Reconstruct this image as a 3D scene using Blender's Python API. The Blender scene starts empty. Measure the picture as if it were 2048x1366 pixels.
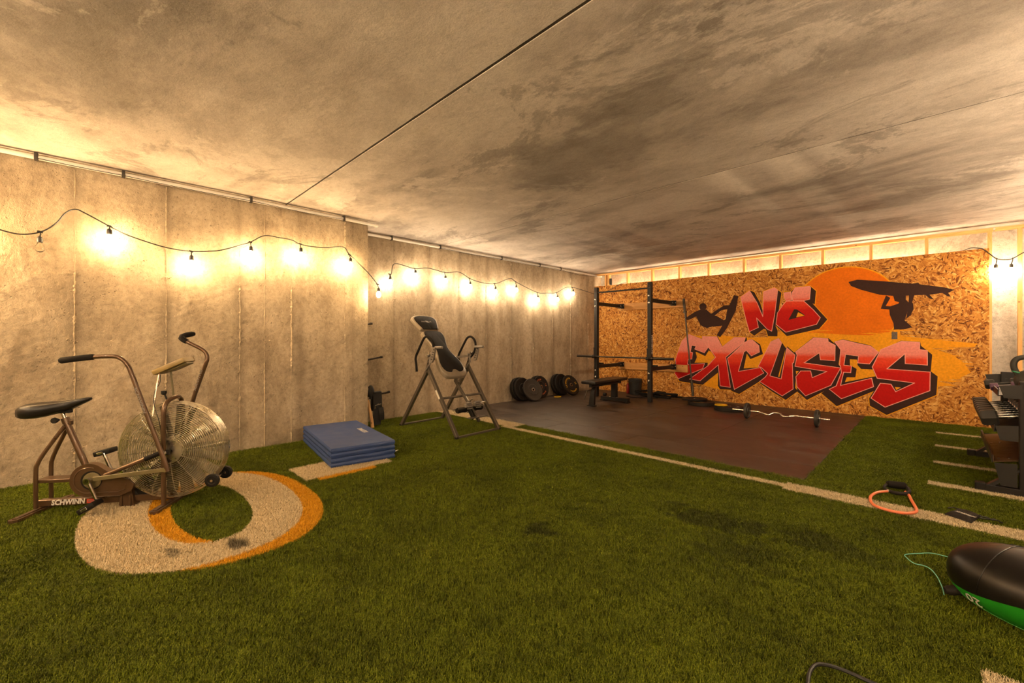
import bpy, bmesh, math, random
from mathutils import Matrix, Vector

# ------------------------------------------------------------------ camera, world, exposure
scn = bpy.context.scene
col = scn.collection
cam_d = bpy.data.cameras.new('camera')
cam_d.sensor_width = 36.0
cam_d.lens = 14.989
cam_d.shift_y = -0.00288
cam_d.clip_start = 0.05
cam = bpy.data.objects.new('camera', cam_d)
cam.location = (0, 0, 1.22)
cam.rotation_euler = (math.pi/2, 0, math.radians(45.139))
col.objects.link(cam)
scn.camera = cam

world = bpy.data.worlds.new('world')
scn.world = world
world.use_nodes = True
world.node_tree.nodes['Background'].inputs[0].default_value = (0.02, 0.015, 0.01, 1)
world.node_tree.nodes['Background'].inputs[1].default_value = 0.0

scn.view_settings.view_transform = 'Standard'
scn.view_settings.look = 'None'
scn.view_settings.gamma = 1.0
scn.view_settings.use_curve_mapping = False
scn.view_settings.exposure = 0.35
scn.cycles.adaptive_threshold = 0.15
scn.cycles.max_bounces = 5
scn.cycles.diffuse_bounces = 3
scn.cycles.glossy_bounces = 2
scn.cycles.transmission_bounces = 4
scn.cycles.caustics_reflective = False
scn.cycles.caustics_refractive = False
BULB_POWER = 300.0            # emission strength of one lit glass bulb
BULB_WARM = (1.0, 0.66, 0.32)  # the older bulbs on the near left wall
BULB_SOFT = (1.0, 0.755, 0.49)  # the others

R = math.radians
PI = math.pi
rnd = random.Random(7)

# ------------------------------------------------------------------ geometry helpers
def V(*a):
    return Vector(a)

def rot(axis, deg):
    return Matrix.Rotation(R(deg), 4, axis)

def frame(p, q):
    """matrix whose z runs from p to q, origin p"""
    p = Vector(p); d = Vector(q) - p
    return Matrix.Translation(p) @ d.to_track_quat('Z', 'Y').to_matrix().to_4x4()

def spline(pts, n=6, closed=False):
    pts = [Vector(p) for p in pts]
    if len(pts) < 3:
        return pts
    out = []
    m = len(pts)
    segs = m if closed else m-1
    for i in range(segs):
        p1, p2 = pts[i], pts[(i+1) % m]
        p0 = pts[i-1] if (closed or i > 0) else p1*2-p2
        p3 = pts[(i+2) % m] if (closed or i+2 < m) else p2*2-p1
        for k in range(n):
            t = k/n
            out.append(0.5*((2*p1)+(p2-p0)*t+(2*p0-5*p1+4*p2-p3)*t*t+(3*p1-p0-3*p2+p3)*t**3))
    if not closed:
        out.append(pts[-1])
    return out

class MB:
    """collects shapes; build() links them as one mesh object"""
    def __init__(s, M=None):
        s.v = []; s.f = []; s.M = M
    def add(s, vs, fs, M=None):
        b = len(s.v)
        for p in vs:
            p = Vector(p)
            if M is not None: p = M @ p
            if s.M is not None: p = s.M @ p
            s.v.append(p)
        for f in fs:
            s.f.append([b+i for i in f])
        return s
    def bm(s, bm, M=None):
        bm.verts.index_update()
        s.add([v.co.copy() for v in bm.verts], [[v.index for v in f.verts] for f in bm.faces], M)
        bm.free(); return s
    def box(s, x0, x1, y0, y1, z0, z1, M=None, bev=0, seg=1):
        bm = bmesh.new()
        bmesh.ops.create_cube(bm, size=1)
        for v in bm.verts:
            v.co = Vector(((x0+x1)/2+v.co.x*(x1-x0), (y0+y1)/2+v.co.y*(y1-y0), (z0+z1)/2+v.co.z*(z1-z0)))
        if bev:
            bmesh.ops.bevel(bm, geom=bm.edges[:], offset=bev, segments=seg, profile=0.5, affect='EDGES')
        return s.bm(bm, M)
    def cbox(s, c, d, M=None, bev=0, seg=1):
        T = Matrix.Translation(c)
        return s.box(-d[0]/2, d[0]/2, -d[1]/2, d[1]/2, -d[2]/2, d[2]/2, T @ M if M is not None else T, bev, seg)
    def bar(s, p, q, w, h, up=(0, 0, 1), bev=0):
        """rectangular bar from p to q: w across, h along up"""
        p = Vector(p); q = Vector(q); d = (q-p); L = d.length; d.normalize()
        u = Vector(up); sd = d.cross(u)
        if sd.length < 1e-5: sd = d.cross(Vector((1, 0, 0)))
        sd.normalize(); u = sd.cross(d)
        M = Matrix((sd, d, u)).transposed().to_4x4(); M.translation = p
        return s.box(-w/2, w/2, 0, L, -h/2, h/2, M, bev)
    def tube(s, pts, r, n=8, closed=False, M=None, caps=True):
        pts = [Vector(p) for p in pts]; m = len(pts)
        rr = r if isinstance(r, (list, tuple)) else [r]*m
        T = []
        for i in range(m):
            a = pts[i-1] if (i > 0 or closed) else pts[i]
            b = pts[(i+1) % m] if (i < m-1 or closed) else pts[i]
            t = b-a
            T.append(t.normalized() if t.length > 1e-9 else Vector((0, 0, 1)))
        nrm = T[0].orthogonal().normalized()
        vs = []; fs = []
        for i in range(m):
            if i:
                ax = T[i-1].cross(T[i])
                if ax.length > 1e-7:
                    nrm = Matrix.Rotation(T[i-1].angle(T[i]), 3, ax) @ nrm
            bn = T[i].cross(nrm)
            for k in range(n):
                a = 2*PI*k/n
                vs.append(pts[i]+(nrm*math.cos(a)+bn*math.sin(a))*rr[i])
        for i in range(m if closed else m-1):
            j = (i+1) % m
            for k in range(n):
                l = (k+1) % n
                fs.append((i*n+k, i*n+l, j*n+l, j*n+k))
        if caps and not closed:
            fs.append(list(range(n))[::-1]); fs.append([(m-1)*n+k for k in range(n)])
        return s.add(vs, fs, M)
    def rod(s, p, q, r, n=10, r2=None):
        return s.tube([p, q], [r, r if r2 is None else r2], n)
    def lathe(s, prof, n=24, M=None, ends=True):
        """profile (r, z) turned about z"""
        vs = []; fs = []; rings = []
        for (r, z) in prof:
            if r < 1e-6:
                rings.append([len(vs)]); vs.append((0, 0, z))
            else:
                rings.append(list(range(len(vs), len(vs)+n)))
                vs += [(r*math.cos(2*PI*k/n), r*math.sin(2*PI*k/n), z) for k in range(n)]
        for a, b in zip(rings, rings[1:]):
            for k in range(n):
                l = (k+1) % n
                if len(a) == 1 and len(b) == 1: continue
                if len(a) == 1: fs.append((a[0], b[l], b[k])) if False else fs.append((a[0], b[k], b[l]))
                elif len(b) == 1: fs.append((a[k], a[l], b[0])[::-1])
                else: fs.append((a[k], b[k], b[l], a[l]))
        if ends:
            if len(rings[0]) > 1: fs.append(rings[0])
            if len(rings[-1]) > 1: fs.append(rings[-1][::-1])
        fs = [f[::-1] for f in fs]
        return s.add(vs, fs, M)
    def prism(s, poly, z0, z1, M=None):
        n = len(poly)
        vs = [(x, y, z0) for x, y in poly]+[(x, y, z1) for x, y in poly]
        fs = [list(range(n))[::-1], list(range(n, 2*n))]
        fs += [(i, (i+1) % n, n+(i+1) % n, n+i) for i in range(n)]
        return s.add(vs, fs, M)
    def ball(s, c, rx, ry=None, rz=None, nu=16, nv=10, M=None):
        ry = rx if ry is None else ry; rz = rx if rz is None else rz
        prof = [(math.sin(PI*i/nv), -math.cos(PI*i/nv)) for i in range(nv+1)]
        prof[0] = (0, -1); prof[-1] = (0, 1)
        T = Matrix.Translation(c)
        if M is not None: T = T @ M
        return s.lathe(prof, nu, T @ Matrix.Diagonal((rx, ry, rz, 1)), False)
    def torus(s, Rr, r, n=32, k=8, M=None):
        return s.tube([(Rr*math.cos(2*PI*i/n), Rr*math.sin(2*PI*i/n), 0) for i in range(n)], r, k, True, M)
    def mesh(s, name, smooth=35, fix=True):
        me = bpy.data.meshes.new(name)
        me.from_pydata([tuple(p) for p in s.v], [], s.f)
        me.update()
        if fix and len(s.f) < 60000:
            bm = bmesh.new(); bm.from_mesh(me)
            bmesh.ops.recalc_face_normals(bm, faces=bm.faces[:])
            bm.to_mesh(me); bm.free()
        if smooth:
            me.polygons.foreach_set('use_smooth', [True]*len(me.polygons))
            me.set_sharp_from_angle(angle=R(smooth))
        return me
    def build(s, name, m, parent=None, smooth=35, fix=True, label=None):
        me = s.mesh(name, smooth, fix)
        return obj(name, me, m, parent, label)

def obj(name, me, m, parent=None, label=None):
    if m is not None and len(me.materials) == 0:
        me.materials.append(m)
    o = bpy.data.objects.new(name, me)
    col.objects.link(o)
    if parent is not None: o.parent = parent
    if label: o['label'] = label
    return o

def thing(name, label, cat, loc=(0, 0, 0), rz=0.0, group=None):
    o = bpy.data.objects.new(name, None)
    o.empty_display_size = 0.05
    o.location = loc; o.rotation_euler = (0, 0, rz)
    col.objects.link(o)
    o['label'] = label; o['category'] = cat
    if group: o['group'] = group
    return o

def tag(o, label, cat, group=None):
    o['label'] = label; o['category'] = cat
    if group: o['group'] = group
    return o

def struct(name, bm, m, parent=None, smooth=35, label=None):
    o = bm.build(name, m, parent, smooth)
    if parent is None:
        o['kind'] = 'structure'
    if label: o['label'] = label
    return o

def dup(root, loc, rz=None, label=None):
    r = root.copy(); col.objects.link(r); r.location = loc
    if rz is not None: r.rotation_euler = (0, 0, rz)
    if label: r['label'] = label
    for ch in list(root.children):
        c = ch.copy(); col.objects.link(c); c.parent = r
        for g in list(ch.children):
            d = g.copy(); col.objects.link(d); d.parent = c
    return r

def text_mesh(txt, size, M, m, name, parent, depth=0.0006, bold=0.0, shear=0.0, fit=None, label=None):
    """lettering as flat geometry; text lies in local xy before M, centred on its origin"""
    cu = bpy.data.curves.new('txt', 'FONT')
    cu.body = txt; cu.size = size; cu.align_x = 'CENTER'; cu.align_y = 'CENTER'
    cu.extrude = depth; cu.offset = bold; cu.shear = shear; cu.resolution_u = 2
    o = bpy.data.objects.new('txt', cu); col.objects.link(o)
    bpy.context.view_layer.update()
    dg = bpy.context.evaluated_depsgraph_get()
    me = bpy.data.meshes.new_from_object(o.evaluated_get(dg))
    bpy.data.objects.remove(o); bpy.data.curves.remove(cu)
    if fit and len(me.vertices):
        xs = [v.co.x for v in me.vertices]; w = max(xs)-min(xs)
        k = fit/max(w, 1e-6); c = (max(xs)+min(xs))/2
        for v in me.vertices: v.co.x = (v.co.x-c)*k
    me.transform(M)
    me.name = name
    me.materials.clear()
    return obj(name, me, m, parent, label)

# ------------------------------------------------------------------ material helpers
class NT:
    def __init__(s, name):
        s.m = bpy.data.materials.new(name); s.m.use_nodes = True
        s.t = s.m.node_tree; s.n = s.t.nodes
        s.b = s.n['Principled BSDF']
    def node(s, typ, **kw):
        n = s.n.new(typ)
        for k, v in kw.items():
            if k.startswith('i_'):
                key = k[2:]
                n.inputs[int(key) if key.isdigit() else key].default_value = v
            else: setattr(n, k, v)
        return n
    def link(s, a, b): s.t.links.new(a, b)
    def noise(s, vec, scale, detail=4, rough=0.55, dist=0.0):
        n = s.node('ShaderNodeTexNoise'); n.inputs['Scale'].default_value = scale
        n.inputs['Detail'].default_value = detail; n.inputs['Roughness'].default_value = rough
        n.inputs['Distortion'].default_value = dist
        if vec is not None: s.link(vec, n.inputs['Vector'])
        return n.outputs[0]
    def voro(s, vec, scale, feat='F1', out='Distance', rand=1.0):
        n = s.node('ShaderNodeTexVoronoi', feature=feat); n.inputs['Scale'].default_value = scale
        n.inputs['Randomness'].default_value = rand
        if vec is not None: s.link(vec, n.inputs['Vector'])
        return n.outputs[out]
    def mapping(s, vec, scale=(1, 1, 1), rz=0.0, loc=(0, 0, 0), r=None):
        n = s.node('ShaderNodeMapping'); n.inputs['Scale'].default_value = scale
        n.inputs['Rotation'].default_value = r if r is not None else (0, 0, rz)
        n.inputs['Location'].default_value = loc
        s.link(vec, n.inputs['Vector']); return n.outputs[0]
    def ramp(s, fac, stops, interp='LINEAR'):
        n = s.node('ShaderNodeValToRGB'); cr = n.color_ramp; cr.interpolation = interp
        while len(cr.elements) < len(stops): cr.elements.new(0.5)
        for e, (p, c) in zip(cr.elements, stops):
            e.position = p
            e.color = (c, c, c, 1) if isinstance(c, (int, float)) else (c[0], c[1], c[2], 1)
        s.link(fac, n.inputs[0]); return n.outputs[0]
    def mix(s, fac, a, b, mode='MIX'):
        n = s.node('ShaderNodeMix', data_type='RGBA', blend_type=mode)
        for sock, v in ((n.inputs[0], fac), (n.inputs[6], a), (n.inputs[7], b)):
            if hasattr(v, 'is_linked') or isinstance(v, bpy.types.NodeSocket): s.link(v, sock)
            elif isinstance(v, (int, float)): sock.default_value = v if sock == n.inputs[0] else (v, v, v, 1)
            else: sock.default_value = (v[0], v[1], v[2], 1)
        return n.outputs[2]
    def math(s, op, a, b=0.0, c=0.0, clamp=False):
        n = s.node('ShaderNodeMath', operation=op, use_clamp=clamp)
        for i, v in enumerate((a, b, c)):
            if isinstance(v, bpy.types.NodeSocket): s.link(v, n.inputs[i])
            else: n.inputs[i].default_value = v
        return n.outputs[0]
    def pos(s): return s.node('ShaderNodeNewGeometry').outputs['Position']
    def objc(s): return s.node('ShaderNodeTexCoord').outputs['Object']
    def sep(s, v):
        n = s.node('ShaderNodeSeparateXYZ'); s.link(v, n.inputs[0]); return n.outputs
    def bump(s, h, strength=0.3, dist=0.01, prev=None):
        n = s.node('ShaderNodeBump'); n.inputs['Strength'].default_value = strength
        n.inputs['Distance'].default_value = dist; s.link(h, n.inputs['Height'])
        if prev is not None: s.link(prev, n.inputs['Normal'])
        s.link(n.outputs[0], s.b.inputs['Normal']); return n.outputs[0]
    def color(s, c):
        if isinstance(c, bpy.types.NodeSocket): s.link(c, s.b.inputs['Base Color'])
        else: s.b.inputs['Base Color'].default_value = (c[0], c[1], c[2], 1)
    def rough(s, r):
        if isinstance(r, bpy.types.NodeSocket): s.link(r, s.b.inputs['Roughness'])
        else: s.b.inputs['Roughness'].default_value = r

def pmat(name, c, rough=0.5, metal=0.0, var=0.12, scale=18.0, bump=0.0, bscale=120.0, spec=0.5, coat=0.0):
    t = NT(name)
    p = t.objc()
    n = t.noise(p, scale, 4)
    lo = tuple(x*(1-var) for x in c); hi = tuple(min(1, x*(1+var)) for x in c)
    t.color(t.ramp(n, [(0.3, lo), (0.7, hi)]))
    t.rough(t.ramp(n, [(0.3, max(0.02, rough-0.06)), (0.7, min(1, rough+0.06))]))
    t.b.inputs['Metallic'].default_value = metal
    t.b.inputs['Specular IOR Level'].default_value = spec
    if coat: t.b.inputs['Coat Weight'].default_value = coat
    if bump: t.bump(t.noise(p, bscale, 2), bump, 0.002)
    return t.m

# ------------------------------------------------------------------ materials
M = {}
def concrete(name, base, dark, light, streak=(1, 1, 1), seed=0.0, warm=(0.55, 0.40, 0.24), pits=True, panels=False, patch=1.0, psc=1.5, smooth=1.0):
    t = NT(name)
    p0 = t.pos()
    p = t.mapping(p0, (1, 1, 1), 0, (seed, seed*1.7, seed*0.3))
    ps = t.mapping(p, streak)
    big = t.noise(ps, 0.8, 5, 0.66, 0.3)
    mid = t.noise(ps, 3.4, 6, 0.70, 0.3)
    fine = t.noise(p, 24, 4, 0.72)
    grit = t.noise(p, 170, 2, 0.6)
    c1 = t.ramp(big, [(0.38, dark), (0.5, base), (0.62, light)])
    c2 = t.ramp(mid, [(0.36, dark), (0.5, base), (0.62, light)])
    c = t.mix(0.5*smooth, c1, c2)
    # ragged patches: pale laitance and dark damp stains with broken edges
    pa = t.noise(t.mapping(ps, (1, 1, 1), 0, (3.3, 8.1, 1.7)), psc, 7, 0.74, 0.5)
    c = t.mix(t.ramp(pa, [(0.54, 0.0), (0.575, 0.5*patch), (0.66, 0.75*patch)]), c, tuple(min(1, x*1.05) for x in light))
    pd = t.noise(t.mapping(ps, (1, 1, 1), 0, (13.3, 2.1, 5.7)), psc*1.25, 7, 0.76, 0.5)
    c = t.mix(t.ramp(pd, [(0.565, 0.0), (0.60, 0.45*patch), (0.70, 0.7*patch)]), c, tuple(x*0.82 for x in dark))
    c = t.mix(smooth, c, t.mix(1.0, c, t.ramp(fine, [(0.30, 0.74), (0.52, 1.0), (0.72, 1.10)]), 'MULTIPLY'))
    c = t.mix(1.0, c, t.ramp(grit, [(0.35, 0.86), (0.6, 1.05)]), 'MULTIPLY')
    rust = t.ramp(t.noise(p, 6.5, 4, 0.7), [(0.66, 0.0), (0.74, 0.5)])
    c = t.mix(rust, c, warm)
    if panels:      # each form panel cured to its own shade
        x, y, z = t.sep(p0)
        w = t.node('ShaderNodeTexWhiteNoise', noise_dimensions='1D')
        t.link(t.math('FLOOR', t.math('DIVIDE', t.math('ADD', y, 0.079), 0.621)), w.inputs['W'])
        c = t.mix(1.0, c, t.ramp(w.outputs['Value'], [(0.0, 0.90), (1.0, 1.08)]), 'MULTIPLY')
        # cement bleed left along the form seams
        far = t.math('GREATER_THAN', y, 2.63)
        f0 = t.math('ADD', t.math('DIVIDE', t.math('ADD', y, 0.079), 0.6215), 20.5)
        f1 = t.math('ADD', t.math('DIVIDE', t.math('SUBTRACT', y, 3.301), 0.6288), 20.5)
        q = t.math('ADD', t.math('MULTIPLY', f0, t.math('SUBTRACT', 1.0, far)), t.math('MULTIPLY', f1, far))
        d = t.math('ABSOLUTE', t.math('SUBTRACT', t.math('FRACT', q), 0.5))
        d = t.math('ADD', d, t.math('MULTIPLY', t.math('SUBTRACT', t.noise(t.mapping(p, (1, 1, 0.35)), 7, 4, 0.65), 0.5), 0.22))
        c = t.mix(t.ramp(d, [(0.0, 0.42), (0.05, 0.26), (0.12, 0.0)]), c, tuple(v*0.72 for v in dark))
    b = None
    if pits:
        v1 = t.voro(p, 19); v2 = t.voro(t.mapping(p, (1, 1, 1), 0, (5, 5, 5)), 47)
        sel = t.ramp(t.noise(p, 4.2, 3, 0.6), [(0.50, 0.0), (0.66, 1.0)])
        m1 = t.math('MULTIPLY', t.ramp(v1, [(0.05, 1.0), (0.17, 0.0)]), sel)
        m2 = t.math('MULTIPLY', t.ramp(v2, [(0.06, 1.0), (0.18, 0.0)]), t.ramp(sel, [(0.0, 0.12), (0.6, 1.0)]))
        pm = t.math('MAXIMUM', m1, m2)
        c = t.mix(t.math('MULTIPLY', pm, 0.55), c, tuple(x*0.40 for x in dark))
        b = t.bump(t.math('SUBTRACT', 1.0, pm), 0.7, 0.010)
    b = t.bump(mid, 0.45*smooth, 0.03, b)
    b = t.bump(fine, 0.6*smooth, 0.010, b)
    t.bump(grit, 0.3, 0.002, b)
    t.color(c); t.rough(0.86)
    t.b.inputs['Specular IOR Level'].default_value = 0.25
    return t.m

M['wall'] = concrete('poured_concrete_wall', (0.41, 0.325, 0.222), (0.25, 0.192, 0.128), (0.52, 0.425, 0.305), (1, 1, 0.5), 0.0, panels=True, patch=0.6)
M['ceil'] = concrete('precast_concrete_ceiling', (0.54, 0.485, 0.435), (0.27, 0.238, 0.210), (0.70, 0.64, 0.585), (0.62, 1.0, 1), 11.3, (0.40, 0.33, 0.25), False, psc=0.85, smooth=0.45)
M['backwall'] = concrete('pale_concrete', (0.56, 0.51, 0.44), (0.42, 0.37, 0.31), (0.66, 0.61, 0.54), (1, 1, 0.6), 4.1)

def osb():
    """strands: coarse cells each turned their own way, split into long thin flakes; three layers over each other"""
    t = NT('oriented_strand_board')
    p = t.pos()
    layers = []
    for (cs, fx, fz, off) in ((7.5, 8.8, 42, 0.0), (10, 10.5, 52, 5.3), (14, 15, 70, 11.9)):
        q = t.mapping(p, (1, 0.0, 1), 0, (off, 0, off*0.73))
        cv = t.node('ShaderNodeTexVoronoi'); cv.inputs['Scale'].default_value = cs; t.link(q, cv.inputs['Vector'])
        cr, cg, cb = t.sep(cv.outputs['Color'])
        vr = t.node('ShaderNodeVectorRotate', rotation_type='AXIS_ANGLE'); vr.inputs['Axis'].default_value = (0, 1, 0)
        t.link(q, vr.inputs['Vector']); t.link(t.math('MULTIPLY', cr, 6.283), vr.inputs['Angle'])
        a = t.mapping(vr.outputs[0], (fx, 0.0, fz))
        v = t.node('ShaderNodeTexVoronoi'); v.inputs['Scale'].default_value = 1.0; t.link(a, v.inputs['Vector'])
        r_, g_, b2 = t.sep(v.outputs['Color'])
        gr = t.noise(t.mapping(a, (0.5, 1, 3)), 2.5, 2)
        layers.append((r_, g_, gr))
    def strand(l):
        c = t.ramp(l[0], [(0.0, (0.12, 0.032, 0.006)), (0.12, (0.28, 0.090, 0.014)), (0.35, (0.50, 0.195, 0.032)), (0.6, (0.60, 0.255, 0.045)), (0.82, (0.70, 0.34, 0.075)), (1.0, (0.84, 0.50, 0.16))])
        return t.mix(1.0, c, t.ramp(l[2], [(0.3, 0.80), (0.65, 1.05)]), 'MULTIPLY')
    c = strand(layers[0])
    for l, th in ((layers[1], 0.50), (layers[2], 0.66)):
        c = t.mix(t.math('GREATER_THAN', l[1], th), c, strand(l))
    c = t.mix(1.0, c, t.ramp(t.noise(p, 1.1, 3), [(0.3, 0.84), (0.65, 1.0)]), 'MULTIPLY')
    t.color(c); t.rough(0.65)
    t.bump(t.math('ADD', layers[0][0], layers[1][0]), 0.25, 0.004)
    t.b.inputs['Specular IOR Level'].default_value = 0.2
    return t.m
M['osb'] = osb()

def wood(name, c, d, axis='z', sc=1.0):
    t = NT(name)
    s = {'x': (1.2, 14, 14), 'y': (14, 1.2, 14), 'z': (14, 14, 1.2)}[axis]
    p = t.mapping(t.pos(), tuple(x*sc for x in s))
    n = t.noise(p, 2.2, 6, 0.6, 0.8)
    cc = t.ramp(n, [(0.32, d), (0.5, c), (0.7, tuple(min(1, x*1.15) for x in c))])
    knot = t.ramp(t.voro(t.mapping(t.pos(), (2.1, 2.1, 2.1)), 2.6), [(0.03, 0.0), (0.085, 1.0)])
    cc = t.mix(knot, tuple(x*0.45 for x in d), cc)
    t.color(cc); t.rough(0.62); t.bump(n, 0.15, 0.003)
    return t.m
M['pine'] = wood('pine_stud', (0.78, 0.44, 0.155), (0.62, 0.31, 0.09), 'z')
M['pine_h'] = wood('pine_plate', (0.78, 0.44, 0.155), (0.62, 0.31, 0.09), 'x')
M['board'] = wood('stringer_board', (0.58, 0.28, 0.075), (0.46, 0.21, 0.05), 'x')
M['bat'] = wood('ash_wood', (0.66, 0.38, 0.16), (0.5, 0.26, 0.1), 'z')

# -------- turf: colours are the paint and yarn of the turf itself, laid out in metres on the floor
def turf(name):
    t = NT(name)
    p = t.pos()
    w = t.noise(p, 95, 2, 0.5)
    jx = t.math('MULTIPLY', t.math('SUBTRACT', w, 0.5), 0.030)
    x, y, z = t.sep(p)
    X = t.math('ADD', x, jx)
    w2 = t.noise(t.mapping(p, (1, 1, 1), 0, (9, 4, 0)), 95, 2, 0.5)
    Y = t.math('ADD', y, t.math('MULTIPLY', t.math('SUBTRACT', w2, 0.5), 0.030))
    def inside(x0, x1, y0, y1):
        a = t.math('MULTIPLY', t.math('GREATER_THAN', X, x0), t.math('LESS_THAN', X, x1))
        b = t.math('MULTIPLY', t.math('GREATER_THAN', Y, y0), t.math('LESS_THAN', Y, y1))
        return t.math('MULTIPLY', a, b)
    def oval(cx, cy, rx, ry, e):
        a = t.math('POWER', t.math('ABSOLUTE', t.math('DIVIDE', t.math('SUBTRACT', X, cx), rx)), e)
        b = t.math('POWER', t.math('ABSOLUTE', t.math('DIVIDE', t.math('SUBTRACT', Y, cy), ry)), e)
        return t.math('LESS_THAN', t.math('ADD', a, b), 1.0)
    def ring(dx, dy):
        o = oval(-3.70+dx, 0.545+dy, 0.94, 0.60, 2.35)
        i = oval(-3.70+dx, 0.565+dy, 0.66, 0.275, 2.2)
        return t.math('MULTIPLY', o, t.math('SUBTRACT', 1.0, i))
    mx = lambda *a: a[0] if len(a) == 1 else t.math('MAXIMUM', a[0], mx(*a[1:]))
    white = mx(ring(0, 0), inside(-4.24, -3.79, 1.31, 2.12),
               inside(-0.90, 1.3, 3.95, 4.15), inside(-4.25, -0.85, 4.005, 4.10), inside(-5.9, -4.1, 4.07, 4.36),
               inside(-0.04, 0.57, 7.66, 7.765), inside(-0.045, 0.57, 6.71, 6.825), inside(-0.05, 0.57, 5.80, 5.92), inside(-0.075, 0.57, 4.92, 5.05),
               inside(0.105, 0.7, 1.9, 2.31))
    yellow = mx(ring(0.075, 0.115), inside(-3.8, -3.715, 1.40, 1.92))
    g1 = t.noise(p, 2.3, 3, 0.6)
    g2 = t.noise(p, 210, 2, 0.5)
    green = t.ramp(g2, [(0.28, (0.030, 0.044, 0.002)), (0.46, (0.080, 0.105, 0.004)), (0.60, (0.140, 0.165, 0.008)), (0.76, (0.27, 0.255, 0.035))])
    green = t.mix(1.0, green, t.ramp(g1, [(0.32, 0.70), (0.6, 1.08)]), 'MULTIPLY')
    green = t.mix(1.0, green, t.ramp(t.noise(p, 22, 3, 0.65), [(0.32, 0.58), (0.5, 1.0), (0.7, 1.18)]), 'MULTIPLY')
    tan = t.ramp(g2, [(0.28, (0.34, 0.25, 0.135)), (0.45, (0.60, 0.485, 0.30)), (0.7, (0.76, 0.65, 0.45))])
    amb = t.ramp(g2, [(0.28, (0.34, 0.15, 0.008)), (0.5, (0.66, 0.32, 0.014)), (0.72, (0.76, 0.42, 0.03))])
    c = t.mix(yellow, green, amb)
    c = t.mix(white, c, tan)
    # trodden-in rubber dust, blotches of their own
    nb = t.noise(p, 9, 3, 0.65)
    def blot(cx, cy, rx, ry, k, lo=0.50, hi=0.62):
        dx = t.math('DIVIDE', t.math('SUBTRACT', x, cx), rx); dy = t.math('DIVIDE', t.math('SUBTRACT', y, cy), ry)
        d = t.math('SQRT', t.math('ADD', t.math('MULTIPLY', dx, dx), t.math('MULTIPLY', dy, dy)))
        e = t.math('ADD', nb, t.math('MULTIPLY', t.math('SUBTRACT', 1.0, d), 0.35))
        e = t.math('MULTIPLY', t.math('SUBTRACT', e, 0.5), 6.0, clamp=True)
        return t.math('MULTIPLY', t.math('MULTIPLY', e, k), t.math('LESS_THAN', d, 1.6))
    dirt = mx(blot(-1.05, 2.95, 0.36, 0.20, 0.62), blot(-0.80, 2.62, 0.28, 0.26, 0.42), blot(-1.77, 2.02, 0.11, 0.11, 0.7), blot(-0.45, 3.05, 0.3, 0.2, 0.5), blot(-2.93, 0.62, 0.10, 0.06, 0.8), blot(-3.05, 0.33, 0.10, 0.05, 0.6))
    c = t.mix(dirt, c, (0.014, 0.015, 0.006))
    t.color(c); t.rough(0.55)
    t.b.inputs['Specular IOR Level'].default_value = 0.10
    return t.m
M['turf'] = turf('artificial_turf')

def rubber_mat():
    t = NT('rubber_stall_mat')
    p = t.pos()
    a = t.noise(t.mapping(p, (0.6, 1.6, 1)), 2.2, 7, 0.65, 0.6)
    b = t.noise(p, 240, 2)
    c = t.ramp(a, [(0.32, (0.019, 0.011, 0.008)), (0.5, (0.033, 0.021, 0.015)), (0.68, (0.062, 0.045, 0.034))])
    c = t.mix(1.0, c, t.ramp(b, [(0.3, 0.8), (0.7, 1.15)]), 'MULTIPLY')
    t.color(c)
    t.rough(t.ramp(a, [(0.3, 0.36), (0.7, 0.55)]))
    t.bump(b, 0.25, 0.002)
    return t.m
M['rubber_mat'] = rubber_mat()
M['rubber_mat'].node_tree.nodes['Principled BSDF'].inputs['Specular IOR Level'].default_value = 0.55

def emissive(name, c, s):
    t = NT(name)
    e = t.node('ShaderNodeEmission')
    n = t.noise(t.objc(), 30, 1)
    t.link(t.ramp(n, [(0.2, tuple(x*0.97 for x in c)), (0.8, c)]), e.inputs[0])
    e.inputs[1].default_value = s
    t.link(e.outputs[0], t.n['Material Output'].inputs[0])
    return t.m
M['bulb_warm'] = emissive('lit_bulb_glass_warm', BULB_WARM, BULB_POWER*1.2)
M['bulb_strong'] = emissive('lit_bulb_glass_strong', BULB_SOFT, BULB_POWER*3.3)
M['bulb_mid'] = emissive('lit_bulb_glass_mid', BULB_SOFT, BULB_POWER*2.0)
M['bulb_gold'] = emissive('lit_bulb_glass_gold', (1.0, 0.63, 0.28), BULB_POWER*3.0)
M['bulb_dim'] = emissive('lit_bulb_glass_dim', BULB_SOFT, BULB_POWER*0.95)
M['bulb'] = emissive('lit_bulb_glass', BULB_SOFT, BULB_POWER)

def glass():
    t = NT('clear_bulb_glass')
    n = t.noise(t.objc(), 40, 1)
    t.rough(t.ramp(n, [(0.2, 0.02), (0.8, 0.06)]))
    t.color((0.95, 0.93, 0.88)); t.b.inputs['Transmission Weight'].default_value = 1.0
    t.b.inputs['IOR'].default_value = 1.45
    return t.m
M['glass'] = glass()

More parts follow.
